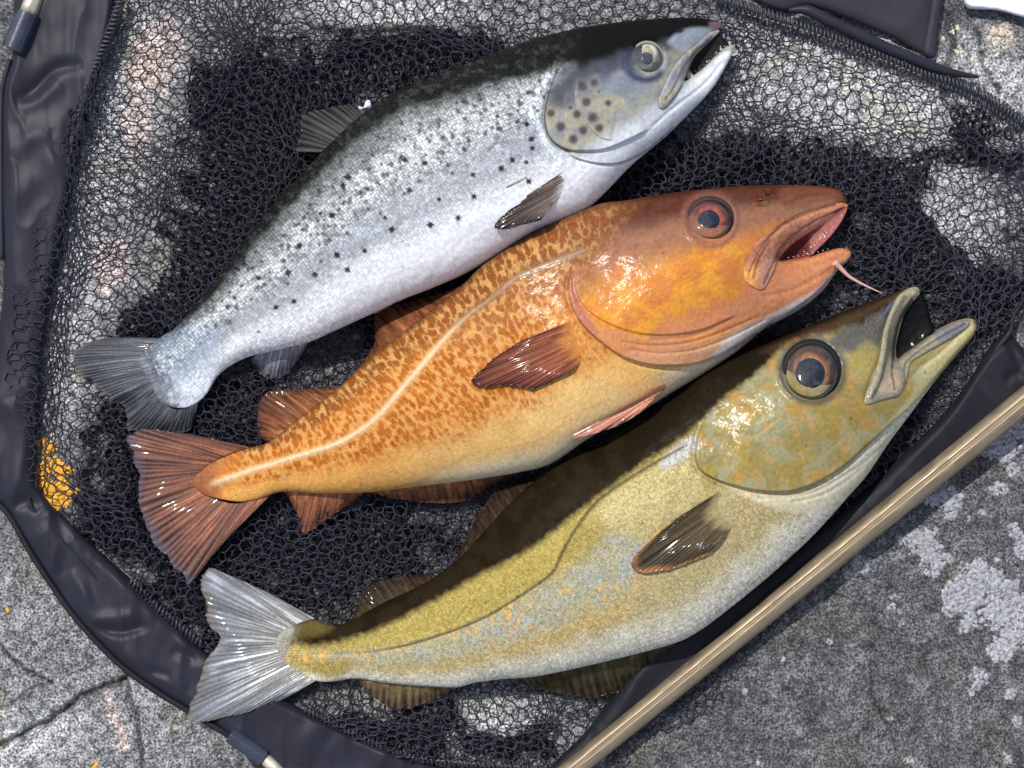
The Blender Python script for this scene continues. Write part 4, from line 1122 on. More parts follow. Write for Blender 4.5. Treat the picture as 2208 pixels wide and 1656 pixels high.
def t_colour(g):
    X, Y = g.X, g.Y; t = g.tt
    n = fbm(X / 30, Y / 30, 3, 4); n2 = fbm(X / 8, Y / 8, 13, 3)
    col = np.empty(X.shape + (3,)); col[:] = (.48, .50, .51)
    col = lerp(col, (.27, .28, .31), sstep(.30, .42, t) * (1 - sstep(.55, .7, t)) * .75)
    col = lerp(col, (.44, .46, .45), sstep(.5, .7, t) * .8)
    col = lerp(col, (.17, .18, .18), sstep(.70, .90, t + (n - .5) * .14 + .05 * g.s))
    col = lerp(col, (.012, .013, .011), sstep(.865, .94, t + (n - .5) * .06 + .13 * sstep(.45, .85, g.s)))
    col = lerp(col, (.78, .78, .81), (1 - sstep(.20, .40, t + (n - .5) * .06)))
    col = lerp(col, (.58, .64, .74), sstep(.5, .7, n2) * .3 * (1 - sstep(.7, .8, t)))
    # dark clouding on the upper flank
    col = lerp(col, (.05, .055, .055), sstep(.52, .66, fbm(X / 16, Y / 11, 31, 4)) * sstep(.42, .62, t) * .5)
    col = lerp(col, (.32, .40, .50), pmask(g, [(300, 760), (400, 700), (470, 720), (440, 860), (350, 870)], 25) * .45)
    # head
    head = pmask(g, [(1210, 60), (1195, 160), (1172, 240), (1182, 300), (1230, 330), (1340, 352), (1450, 290), (1600, 160), (1600, 20), (1400, 20)], 4)
    head = head * (1 - sstep(.6, .78, t)) + sstep(.6, .78, t) * pmask(g, [(1260, 20), (1225, 120), (1200, 200), (1240, 300), (1340, 352), (1450, 290), (1600, 160), (1600, 20), (1400, 20)], 36)
    hc = np.empty(X.shape + (3,)); hc[:] = (.25, .26, .25)
    hn = fbm(X / 22, Y / 22, 61, 4)
    hc = lerp(hc, (.34, .32, .22), sstep(.4, .6, hn) * .8)
    hc = lerp(hc, (.075, .08, .10), pmask(g, [(1190, 170), (1215, 140), (1240, 160), (1236, 220), (1215, 235), (1190, 225)], 12) * .8)
    hc = lerp(hc, (.17, .19, .24), pmask(g, [(1290, 150), (1330, 135), (1390, 175), (1380, 205), (1300, 200)], 14) * .8)
    hc = lerp(hc, (.44, .40, .46), np.exp(-ell(g, 1335, 158, 16, 12) ** 2) * .7)
    hc = lerp(hc, (.05, .06, .11), np.clip(np.exp(-((ell(g, 1392, 128, 44) - 1) / .22) ** 2), 0, 1) * pmask(g, [(1340, 100), (1395, 128), (1440, 170), (1400, 185), (1345, 160)], 8))
    hc = lerp(hc, (.64, .66, .70), 1 - sstep(.17, .33, t))
    hc = lerp(hc, (.035, .042, .065), sstep(.50, .70, t + (n - .5) * .16) * .9)
    hc = lerp(hc, (.006, .006, .006), sstep(.70, .80, t + (n - .5) * .08))
    hc = lerp(hc, (.30, .34, .40), pmask(g, [(1440, 90), (1480, 62), (1540, 62), (1540, 80), (1500, 112), (1470, 110)], 6) * .7)
    hc = lerp(hc, (.16, .10, .11), pmask(g, [(1530, 48), (1560, 50), (1552, 72), (1535, 70)], 5) * .8)
    TB = 1 - sstep(.004, .03, g.s + (n2 - .5) * .03)
    for (x, y, r) in [(1188, 244, 8), (1209, 273, 9), (1236, 300, 9), (1258, 281, 9), (1244, 246, 8), (1264, 220, 9), (1278, 253, 10), (1292, 276, 8), (1256, 186, 9), (1281, 178, 7), (1311, 222, 6), (1230, 232, 4)]:
        hc = lerp(hc, (.008, .006, .010), np.exp(-np.maximum(ell(g, x, y, r * 1.15), 0) ** 4) * .97)
        hc = lerp(hc, (.26, .20, .20), np.exp(-(ell(g, x, y, r * 2)) ** 2) * .25)
    hc = lerp(hc, (.015, .015, .015), np.exp(-ell(g, 1466, 66, 9, 6) ** 4))
    col = col + (hc - col) * head[..., None]
    col = lerp(col, (.75, .82, .90), lmask(g, T_SH, 9) * .6 * (1 - head))
    col = lerp(col, (.03, .03, .04), lmask(g, T_OP[:6], 3) * .8)
    col = lerp(col, (.10, .11, .14), lmask(g, T_OP2, 2) * .6)
    # star shaped spots scattered on the flank
    r_ = np.random.default_rng(42)
    spots = [(947, 430), (1022, 424), (988, 470), (928, 485), (845, 495), (786, 541), (727, 550), (621, 588), (679, 592), (595, 663), (634, 650), (749, 582), (1105, 345), (1135, 350), (1136, 268), (1148, 320), (1081, 363), (1020, 377), (873, 345), (917, 352), (740, 400), (750, 382), (830, 470), (883, 410), (716, 465), (646, 530), (557, 600), (1140, 391), (1146, 300)]
    for i in range(190):
        s = r_.uniform(.12, .78); tt_ = r_.uniform(.48, .90)
        sp = resample(catmull(TROUT['spine'], 4), 200)[int(s * 199)]
        spots.append((sp[0] + r_.normal(0, 25) + (tt_ - .5) * -70, sp[1] + (tt_ - .5) * -170 + r_.normal(0, 20)))
    for k, (x, y) in enumerate(spots):
        r = r_.uniform(7, 11) if k < 29 else r_.uniform(4, 9)
        a = r_.uniform(0, 180)
        st = np.minimum(np.minimum(ell(g, x, y, r, r * .32, a), ell(g, x, y, r * .9, r * .3, a + 65)), ell(g, x, y, r * .8, r * .3, a + 120))
        col = lerp(col, (.012, .012, .02), (1 - sstep(.6, 1.15, st)) * (.95 if k < 29 else .7) * (1 - head))
    col = lerp(col, (.10, .105, .12), TB * .8)
    msk = np.zeros(X.shape + (3,))
    msk[..., 0] = 0
    msk[..., 1] = (1 - head) * np.maximum(sstep(.12, .34, t), 1 - sstep(.2, .45, g.s)) * (1 - .45 * (1 - sstep(.45, .6, t)))
    msk[..., 2] = .14 + .5 * head * (1 - sstep(.6, .75, t))
    return col, msk
M_trout = skin("trout_skin", 7.0, 1.1, .46, 1.22, .5, .05, .45, .5, .2, bump_mm=.25, sparkle=.24, wetbump=.2, wetmm=2.2, spec=.14)
R_T = empty("trout", 900, 430, 0, "silver trout with small black spots, the topmost and palest of the three fish", "fish", "three fish laid side by side on the net")
R_C = empty("cod", 1100, 760, 0, "orange brown mottled cod with open mouth and chin whisker, lying between the other two fish", "fish", "three fish laid side by side on the net")
R_P = empty("pollack", 1300, 1100, 0, "olive gold fish with dark back and huge eye, lying nearest the bronze pole", "fish", "three fish laid side by side on the net")
bpy.context.view_layer.update()
fish_body(TROUT, R_T, M_trout, .60, 22, t_details, t_colour)
# jaw bone
part_patch("maxilla", R_T, TROUT, [(1552, 66), (1528, 92), (1502, 112), (1489, 135), (1474, 178), (1455, 212), (1432, 236), (1420, 230), (1420, 212), (1432, 182), (1448, 150), (1470, 122), (1500, 96), (1530, 70)], M_flesh, .5, 1, (.30, .30, .33),
           colfun=lambda g, c: lerp(lerp(c, (.38, .34, .24), sstep(.5, .65, fbm(g.X / 14, g.Y / 14, 5, 3))), (.12, .12, .15), 1 - sstep(0, 2.5, g.D)), hmax=7, grooves=[[(1535, 82), (1500, 112), (1475, 145), (1455, 185), (1436, 215)]], gd=1.5, gw=2.5)
part_patch("mouth_cavity", R_T, TROUT, [(1554, 60), (1520, 92), (1480, 130), (1468, 180), (1500, 165), (1545, 125), (1572, 98), (1560, 84)], M_cavity, -.4, 0, (.012, .010, .012), zfix=44, hmax=12)
def teeth(root, path, n, size, z, mat, dirx, diry):
    P = resample(catmull(path, 6), n); V = []; F = []
    for i, (x, y) in enumerate(P):
        o = len(V); s_ = size * (.7 + .6 * random.random())
        V += [(x - 1.6, y - 1, z), (x + 1.6, y + 1, z), (x, y, z + 2.4), (x + dirx * s_, y + diry * s_, z + .5)]
        F += [(o, o + 1, o + 3), (o + 1, o + 2, o + 3), (o + 2, o, o + 3)]
    V = np.array(V); o = link_mesh("teeth", P3(V[:, 0], V[:, 1], V[:, 2]), np.array(F), mat, root, smooth=False); o['kind'] = 'stuff'
M_tooth = simple_mat("tooth", (.62, .58, .52), .3, .5, var=.05)
teeth(R_T, [(1549, 68), (1524, 98), (1500, 122), (1488, 148)], 15, 6.5, 60, M_tooth, .75, .5)
teeth(R_T, [(1482, 168), (1512, 146), (1540, 120), (1562, 101)], 10, 5, 52, M_tooth, -.6, -.7)
eye(R_T, TROUT, 1395, 124, 34, 26, 13, (.26, .25, .20), ((.30, .28, .20), (.50, .47, .36), (.46, .43, .34)), simple_mat('cloudy_pupil', (.07, .075, .10), .3, .3, var=.5, vscale=500), lift=0, bulge=.22, px=-1, py=2)
zT = lambda x, y: zmidat(TROUT, x, y)
gr = (.10, .105, .12)
fin("tail_fin", R_T, M_fin, [(346, 730), (322, 745), (306, 775), (318, 802), (330, 822)], [(245, 727), (195, 735), (160, 752), (145, 777), (160, 805), (188, 822), (235, 868)], 26, zT, [26, 20, 18, 22], fincol((.075, .078, .09), (.022, .022, .027), (.16, .165, .18), .35, (.12, .115, .08)), 1.6, .10, curve=.05, seed=2, label="upper lobe of the tail fin")
fin("tail_fin", R_T, M_fin, [(324, 812), (340, 850), (365, 878), (395, 882), (428, 866)], [(236, 870), (262, 872), (272, 900), (278, 928), (330, 934), (404, 933), (420, 906)], 22, zT, [20, 16, 16, 18], fincol((.045, .048, .058), (.018, .019, .023), (.11, .115, .13), .35, (.07, .07, .06)), 1.5, .08, seed=4, label="lower lobe of the tail fin")
fin("dorsal_fin", R_T, M_fin, [(800, 236), (762, 262), (728, 295), (692, 328)], [(792, 218), (672, 238), (645, 256), (648, 292), (634, 328)], 15, lambda x, y: zT(x, y) + 12, [44, 38, 34, 30], fincol((.016, .016, .016), (.012, .012, .012), (.20, .20, .19), .22), 2.2, .08, arch=12, seed=6)
part_patch("fin_stub", R_T, TROUT, [(772, 228), (784, 232), (788, 218), (797, 216), (800, 226), (793, 240), (786, 247), (778, 240)], M_flesh, .45, 26, (.50, .55, .60), zfix=62, smooth_poly=2)
fin("pectoral_fin", R_T, M_fin, [(1230, 360), (1232, 385), (1218, 412), (1196, 436)], [(1140, 418), (1068, 480), (1064, 492), (1085, 496), (1130, 484), (1166, 476)], 15, lambda x, y: zat(TROUT, x, y) - 2, [zat(TROUT, 1100, 470) + 8] * 4, fincol((.16, .12, .10), (.006, .006, .006), (.16, .12, .10), .2, (.02, .015, .015), root=(.55, .53, .52)), 1.3, .04, arch=8, seed=7)
fin("pelvic_fin", R_T, M_fin, [(884, 634), (872, 645), (850, 655)], [(842, 652), (806, 672), (806, 678)], 6, lambda x, y: zT(x, y) + 10, 44, fincol((.40, .43, .50), (.28, .32, .38), (.5, .52, .56), .4), 1, .03, seed=8)
fin("anal_fin", R_T, M_fin, [(664, 738), (630, 748), (590, 756), (556, 764)], [(655, 760), (612, 812), (572, 818), (540, 775)], 14, lambda x, y: zT(x, y) - 4, [30, 18, 16, 30], fincol((.16, .17, .19), (.07, .07, .09), (.26, .27, .3), .4, (.14, .14, .13)), 1.2, .06, seed=9)

# ------------------------------------------------ COD
COD['spine'] = [(430, 1040), (480, 1035), (535, 1017), (643, 988), (734, 955), (806, 915), (880, 860), (980, 790), (1100, 720), (1250, 650), (1400, 600), (1550, 560), (1700, 525), (1830, 500)]
COD['under'] = [.62, .55, .42]
C_LL = [(440, 1048), (480, 1036), (535, 1016), (643, 983), (734, 953), (806, 906), (861, 845), (897, 803), (954, 735), (1009, 680), (1063, 640), (1117, 596), (1199, 562), (1260, 540)]
C_OP = [(1262, 556), (1240, 580), (1226, 612), (1231, 653), (1250, 691), (1280, 724), (1335, 765), (1389, 784), (1443, 789), (1500, 784), (1560, 762), (1620, 725), (1700, 676), (1760, 632), (1796, 592)]
C_OP1 = [(1258, 575), (1241, 604), (1250, 645), (1280, 678), (1324, 702), (1375, 718), (1440, 722), (1513, 711), (1595, 676)]
C_F = [[(1330, 735), (1400, 745), (1480, 740), (1560, 715), (1640, 680)], [(1350, 752), (1420, 762), (1500, 754), (1580, 725), (1660, 684)], [(1400, 733), (1480, 728), (1545, 708)]]
def c_details(g):
    z = plate(g, C_OP, 13, 55, -1, 3) + plate(g, C_OP1, 5, 40, -1, 3)
    for f in C_F: z += line(g, f, -2.4, 3)
    z += line(g, C_LL, 2.2, 5)
    z += -5 * np.exp(-ell(g, 1531, 472, 52) ** 4) + 5 * np.exp(-((ell(g, 1531, 472, 56) - 1) / .12) ** 2)
    z += line(g, [(1823, 438), (1757, 453), (1700, 478), (1650, 520), (1612, 570)], -4, 4) + line(g, [(1800, 418), (1740, 425), (1690, 445)], -2.5, 5)
    z += line(g, [(1690, 560), (1745, 575), (1800, 560), (1825, 548)], -2, 5) + line(g, [(1640, 640), (1700, 628), (1760, 600), (1800, 575)], -2.5, 5)
    for (x, y) in [(1652, 412), (1658, 420), (1636, 434), (1644, 436)]: z += 5 * np.exp(-((ell(g, x, y, 10, 6) - 1) / .5) ** 2) - 5 * np.exp(-ell(g, x, y, 6, 4) ** 2)
    z += (fbm(g.X / 60, g.Y / 60, 9, 2) - .5) * 6
    z += 36 * np.exp(-ell(g, 1500, 560, 200, 130, -20) ** 2)
    z += 6 * np.exp(-((g.X - 480) / 50) ** 2 - ((g.Y - 1030) / 26) ** 2)
    return z
def c_colour(g):
    X, Y = g.X, g.Y; t = g.tt
    n = fbm(X / 38, Y / 38, 3, 4); n2 = fbm(X / 11, Y / 11, 23, 3)
    col = np.empty(X.shape + (3,)); col[:] = (.47, .16, .020)
    col = lerp(col, (.42, .14, .025), sstep(.45, .65, n) * .7)
    col = lerp(col, (.22, .10, .05), sstep(.60, .78, t) * sstep(900, 1080, X) * .75)
    col = lerp(col, (.05, .016, .010), sstep(.76, .90, t + (n - .5) * .1) * .85)
    col = lerp(col, (.13, .05, .03), sstep(.66, .80, t + (n - .5) * .1) * sstep(1120, 1240, X) * .8)
    # pale belly
    bell = 1 - sstep(.20, .42, t + (n - .5) * .12)
    col = lerp(col, (.58, .36, .13), bell * sstep(700, 1000, X) * .95)
    col = lerp(col, (.72, .40, .12), bell * (1 - sstep(700, 1000, X)) * .6)
    col = lerp(col, (.72, .60, .40), (1 - sstep(.03, .15, t)) * sstep(850, 1050, X) * .9)
    col = lerp(col, (.76, .50, .20), pmask(g, [(1100, 880), (1300, 800), (1340, 780), (1420, 830), (1300, 900), (1180, 960)], 40) * .5)
    D = g.dist(C_LL, 60)[0]
    col = lerp(col, (.74, .55, .28), np.exp(-(D / 9) ** 2) * (.10 + .6 * (1 - sstep(900, 1050, X))))
    col = lerp(col, (.66, .50, .36), np.exp(-(D / 3.4) ** 2) * (.25 + .6 * (1 - sstep(900, 1050, X))))
    # tail root
    col = lerp(col, (.34, .13, .05), pmask(g, [(400, 1040), (450, 990), (500, 975), (480, 1010), (450, 1040), (470, 1080), (430, 1070)], 12) * .8)
    head = pmask(g, [(1270, 540), (1240, 580), (1228, 615), (1232, 655), (1252, 692), (1290, 730), (1340, 766), (1400, 784), (1480, 784), (1560, 765), (1640, 730), (1900, 560), (1900, 380), (1420, 400), (1380, 470), (1300, 510)], 6)
    sofb = sstep(.52, .68, t)
    head = head * (1 - sofb) + sofb * pmask(g, [(1330, 480), (1290, 560), (1240, 620), (1260, 700), (1500, 780), (1900, 560), (1900, 380), (1420, 380)], 55)
    hn = fbm(X / 45, Y / 45, 81, 4)
    hc = np.empty(X.shape + (3,)); hc[:] = (.52, .18, .03)
    hc = lerp(hc, (.64, .27, .025), sstep(.40, .60, hn) * .85)
    hc = lerp(hc, (.50, .17, .05), sstep(.5, .62, fbm(X / 24, Y / 24, 91, 3)) * .45)
    hc = lerp(hc, (.15, .075, .065), sstep(.56, .74, t + (hn - .5) * .14) * .75)
    hc = lerp(hc, (.06, .014, .008), sstep(.78, .90, t + (hn - .5) * .1) * .95)
    hc = lerp(hc, (.15, .045, .025), pmask(g, [(1690, 400), (1800, 405), (1830, 440), (1790, 430), (1700, 450)], 10) * .8)
    hc = lerp(hc, (.50, .19, .09), pmask(g, [(1600, 640), (1640, 560), (1830, 530), (1840, 570), (1760, 640), (1640, 700), (1520, 730), (1400, 740), (1450, 690)], 22) * .85)
    hc = lerp(hc, (.64, .38, .26), pmask(g, [(1350, 760), (1500, 745), (1620, 700), (1740, 640), (1760, 650), (1640, 720), (1500, 790), (1400, 790)], 12) * .6)
    hc = lerp(hc, (.70, .62, .57), pmask(g, [(1560, 735), (1650, 685), (1760, 625), (1800, 585), (1830, 560), (1790, 620), (1720, 690), (1600, 765), (1520, 820)], 6) * .9)
    hc = lerp(hc, (.22, .09, .07), np.exp(-((ell(g, 1531, 472, 56) - 1) / .16) ** 2) * .6)
    col = col + (hc - col) * head[..., None]
    flap = pmask(g, [(1240, 600), (1250, 650), (1290, 700), (1380, 722), (1480, 722), (1500, 780), (1400, 788), (1300, 748), (1240, 690), (1222, 630)], 4)
    col = lerp(col, (.50, .22, .10), flap * .6)
    col = lerp(col, (.36, .12, .09), pmask(g, [(1240, 570), (1226, 610), (1232, 655), (1252, 695), (1280, 724), (1290, 715), (1258, 670), (1245, 620), (1250, 585)], 3) * .8)
    col = lerp(col, (.70, .36, .10), (1 - head) * pmask(g, [(1180, 640), (1230, 680), (1300, 760), (1420, 810), (1400, 860), (1280, 800), (1200, 760)], 18) * .5)
    col = lerp(col, (.22, .075, .035), (1 - sstep(.004, .04, g.s + (n2 - .5) * .03)) * .85)
    msk = np.zeros(X.shape + (3,))
    pat = (1 - head) * sstep(.02, .08, g.s) * sstep(.20, .40, t + (n - .5) * .2) * (1 - np.exp(-(D / 9) ** 2)) * (1 - sstep(.95, 1, t) * .8)
    msk[..., 0] = pat * (1 - sstep(1150, 1260, X) * .35)
    msk[..., 1] = (1 - head) * .6
    msk[..., 2] = .10 + .9 * np.maximum(head * (1 - .5 * sstep(.86, .96, t)), pmask(g, [(1120, 560), (1240, 520), (1260, 690), (1160, 700)], 30) * .8)
    return col, msk
def cod_pattern(nt, c, msk):
    uv = scaled_uv(nt, 1 / 10.5, 1 / 17.5, 1.2, 1.2)
    v = vor(nt, uv, 'SMOOTH_F1', .9); v.inputs['Smoothness'].default_value = .25
    blot = maprange(nt, v.outputs['Distance'], .34, .56, 1, 0)
    big = N(nt, "ShaderNodeTexNoise", Scale=1.0, Detail=3.0); nt.links.new(scaled_uv(nt, 1 / 60.0, 1 / 45.0), big.inputs['Vector'])
    amt = maprange(nt, big.outputs['Fac'], .35, .65, .6, 1.0)
    pale = maprange(nt, v.outputs['Distance'], .46, .70, .12, 1)
    c = mixc(nt, mathn(nt, 'MULTIPLY', mathn(nt, 'MULTIPLY', msk[0], pale), 0.9), c, (0.52, 0.265, 0.085))
    c = mixc(nt, mathn(nt, 'MULTIPLY', mathn(nt, 'MULTIPLY', blot, amt), mathn(nt, 'MULTIPLY', msk[0], .85)), c, (0.26, 0.062, 0.008))
    v4 = vor(nt, scaled_uv(nt, 1 / 5.5), 'F1', .9)
    hd = mathn(nt, 'MULTIPLY', maprange(nt, v4.outputs['Distance'], .12, .26, .6, 0), mathn(nt, 'SUBTRACT', 1.0, mathn(nt, 'MINIMUM', mathn(nt, 'MULTIPLY', msk[1], 2.0), 1.0)))
    c = mixc(nt, hd, c, (.16, .05, .012))
    u2 = scaled_uv(nt, 1 / 6.5, 1 / 6.5); v3 = vor(nt, u2, 'F1', .3)
    d = mathn(nt, 'MULTIPLY', maprange(nt, v3.outputs['Distance'], .1, .4, .22, 0), msk[1])
    return mixc(nt, d, c, (.60, .38, .13))
M_cod = skin("cod_skin", 7, 1, .85, 1.1, .4, 0.0, .5, 1.0, .21, cod_pattern, bump_mm=.12, sparkle=.08, wetbump=.34, wetmm=2.2, spec=.12)
fish_body(COD, R_C, M_cod, .60, 24, c_details, c_colour)
part_patch("upper_lip", R_C, COD, [(1826, 440), (1822, 455), (1788, 476), (1748, 500), (1706, 528), (1682, 556), (1668, 590), (1650, 622), (1636, 626), (1612, 612), (1603, 600), (1604, 575), (1634, 520), (1668, 494), (1710, 472), (1760, 452), (1800, 438)], M_flesh, .22, 1, (.42, .17, .095),
           colfun=lambda g, c: lerp(lerp(lerp(c, (.80, .36, .10), pmask(g, [(1600, 600), (1620, 570), (1640, 590), (1630, 625)], 8) * .8), (.54, .27, .20), pmask(g, [(1640, 575), (1700, 510), (1820, 445), (1790, 475), (1690, 545), (1650, 625), (1640, 620)], 5) * .8), (.36, .12, .06), (1 - sstep(0, 4, g.D)) * .8) * (.75 + .5 * fbm((g.X + g.Y) / 9, (g.X - g.Y) / 40, 7, 3))[..., None], hmax=7, grooves=[[(1818, 449), (1750, 482), (1692, 524), (1664, 575), (1648, 612)], [(1800, 442), (1740, 460), (1682, 490), (1642, 535), (1616, 585)], [(1660, 520), (1636, 560), (1626, 600)]])
part_patch("mouth_cavity", R_C, COD, [(1826, 446), (1815, 476), (1790, 510), (1752, 548), (1740, 560), (1672, 572), (1668, 560), (1690, 520), (1740, 488), (1790, 462)], M_cavity, -.55, 0, (.20, .03, .03), zfix=66, hmax=26,
           colfun=lambda g, c: lerp(lerp(c, (.28, .10, .09), pmask(g, [(1826, 446), (1818, 478), (1792, 512), (1752, 552), (1746, 510), (1780, 480)], 6)), (.05, .008, .01), pmask(g, [(1680, 560), (1700, 535), (1740, 512), (1745, 545), (1720, 558)], 10) * .8))
teeth(R_C, [(1700, 556), (1744, 549), (1785, 538)], 9, 2.5, 84, M_tooth, .1, -1)
tube("chin_barbel", [(1800, 566, 84), (1812, 578, 78), (1832, 597, 70), (1866, 616, 62), (1904, 633, 58)], [6.5, 5.2, 3.6, 2.4, .7], simple_mat("barbel_skin", (.62, .36, .32), .4, .5, var=.1), R_C, K=10)
eye(R_C, COD, 1531, 472, 49, 36, 23, (.05, .03, .025), ((.32, .075, .035), (.15, .02, .009), (.03, .008, .007)), None, asp=.93, lift=1, bulge=.34, px=-3, py=3)
zC = lambda x, y: zmidat(COD, x, y)
redb = (.26, .085, .045)
fin("tail_fin", R_C, M_fin, [(538, 964), (490, 980), (445, 1004), (422, 1030), (428, 1058), (460, 1075), (510, 1086), (580, 1070)], [(400, 935), (300, 924), (275, 942), (284, 985), (300, 1040), (294, 1075), (305, 1115), (326, 1165), (355, 1200), (382, 1232), (406, 1260), (440, 1222), (480, 1172)], 44, zC,
    [60, 56, 44, 40, 36, 40], fincol((.15, .05, .022), (.065, .026, .018), (.34, .22, .20), .34, (.10, .08, .11)), 2.0, .05, nl=40, arch=8, seed=12)
fin("dorsal_fin", R_C, M_fin, [(738, 832), (800, 775), (870, 718), (1000, 612)], [(738, 828), (762, 805), (806, 745), (806, 690), (816, 668), (900, 645), (992, 616)], 22, lambda x, y: zC(x, y) + 2, [60, 50, 46, 50, 70], fincol((.13, .045, .018), (.06, .020, .012), (.20, .075, .03), .35), 1.3, .03, arch=2, seed=13)
fin("dorsal_fin", R_C, M_fin, [(586, 950), (640, 906), (690, 868), (736, 832)], [(572, 952), (556, 928), (556, 880), (572, 846), (650, 838), (728, 836)], 20, lambda x, y: zC(x, y) + 2, [30, 36, 40, 40, 46], fincol((.15, .052, .018), (.06, .022, .013), (.22, .085, .035), .35, (.07, .03, .03)), 1.3, .04, arch=2, seed=14)
fin("anal_fin", R_C, M_fin, [(788, 1058), (870, 1050), (980, 1036), (1118, 1016)], [(795, 1062), (850, 1076), (950, 1086), (1012, 1076), (1062, 1046), (1118, 1020)], 22, lambda x, y: zC(x, y) - 6, 32, fincol((.22, .085, .035), (.09, .03, .02), (.26, .11, .06), .35, (.08, .035, .03)), 1.2, .04, arch=2, seed=15)
fin("anal_fin", R_C, M_fin, [(612, 1060), (680, 1062), (784, 1062)], [(618, 1066), (640, 1105), (655, 1150), (700, 1122), (784, 1066)], 18, lambda x, y: zC(x, y) - 6, 28, fincol((.20, .07, .03), (.10, .032, .02), (.24, .10, .055), .35), 1.2, .05, arch=2, seed=16)
fin("pectoral_fin", R_C, M_flesh, [(1232, 692), (1244, 725), (1256, 760), (1252, 784)], [(1120, 736), (1062, 775), (1022, 812), (1014, 824), (1030, 836), (1090, 832), (1145, 840), (1182, 826), (1215, 806)], 24, lambda x, y: zat(COD, x, y) - 1, [zat(COD, 1080, 790) + 20, zat(COD, 1060, 810) + 7, zat(COD, 1100, 820) + 6, zat(COD, 1180, 800) + 5], fincol((.22, .07, .03), (.07, .014, .010), (.26, .09, .055), .35, (.05, .015, .015), root=(.46, .18, .04)), 2.0, .03, arch=10, seed=17)
fin("pelvic_fin", R_C, M_flesh, [(1438, 826), (1432, 840), (1418, 850)], [(1300, 905), (1226, 942), (1240, 946), (1322, 922), (1372, 896), (1398, 874)], 8, lambda x, y: zat(COD, x, y) + 4, [zat(COD, 1320, 895) + 16, zat(COD, 1290, 915) + 14, zat(COD, 1250, 925) + 10, zat(COD, 1310, 905) + 10, zat(COD, 1390, 860) + 8], fincol((.50, .20, .12), (.24, .09, .06), (.62, .34, .26), .5), 2.4, .03, arch=10, seed=18)

# ------------------------------------------------ POLLACK
POLL['spine'] = [(600, 1395), (658, 1411), (748, 1405), (857, 1388), (966, 1360), (1080, 1315), (1200, 1255), (1350, 1165), (1500, 1070), (1650, 960), (1800, 850), (1950, 750), (2100, 690)]
POLL['under'] = [.62, .60, .50]
P_LL = [(640, 1411), (748, 1411), (857, 1396), (966, 1364), (1038, 1335), (1072, 1317), (1145, 1270), (1192, 1234), (1217, 1183), (1250, 1129), (1285, 1085), (1330, 1050), (1400, 1005), (1480, 960)]
P_EDGE = [(600, 1372), (650, 1392), (712, 1389), (821, 1356), (948, 1291), (1038, 1238), (1109, 1205), (1181, 1158), (1275, 1085), (1380, 1006), (1440, 968), (1507, 915), (1560, 865), (1640, 800), (1700, 742), (1790, 720), (1850, 700), (1905, 672), (1960, 625)]
P_OP = [(1520, 905), (1504, 944), (1500, 988), (1514, 1017), (1565, 1042), (1634, 1058), (1700, 1060), (1760, 1042), (1820, 1005), (1870, 960), (1917, 918), (1960, 880), (2000, 838)]
def p_details(g):
    z = plate(g, P_OP, 14, 60, -1, 3) + line(g, P_LL, -1.8, 3.5)
    z += line(g, [(1620, 1075), (1740, 1066), (1830, 1020), (1890, 975), (1960, 900), (2020, 830), (2070, 760)], -3, 4) + line(g, [(1700, 1085), (1790, 1060), (1870, 1000)], -2.5, 4)
    z += -6 * np.exp(-ell(g, 1750, 799, 66) ** 4) + 5 * np.exp(-((ell(g, 1750, 799, 70) - 1) / .1) ** 2)
    z += line(g, [(1930, 640), (1905, 712), (1896, 774), (1876, 823), (1866, 871)], -5, 5) + line(g, [(1948, 850), (1975, 800), (2030, 760), (2085, 705)], -3.5, 5)
    z += line(g, [(1545, 1050), (1600, 1090), (1640, 1140)], 2, 10)
    z += (fbm(g.X / 60, g.Y / 60, 19, 2) - .5) * 6 + (fbm(g.X / 14, g.Y / 14, 29, 3) - .5) * 3.5 * pmask(g, [(1380, 1000), (1520, 900), (1620, 830), (1700, 900), (1560, 1010), (1450, 1040)], 20)
    z += 30 * np.exp(-ell(g, 1790, 820, 230, 140, -35) ** 2)
    z += -3.0 * np.exp(-ell(g, 1456, 1042, 9, 6) ** 2)
    return z
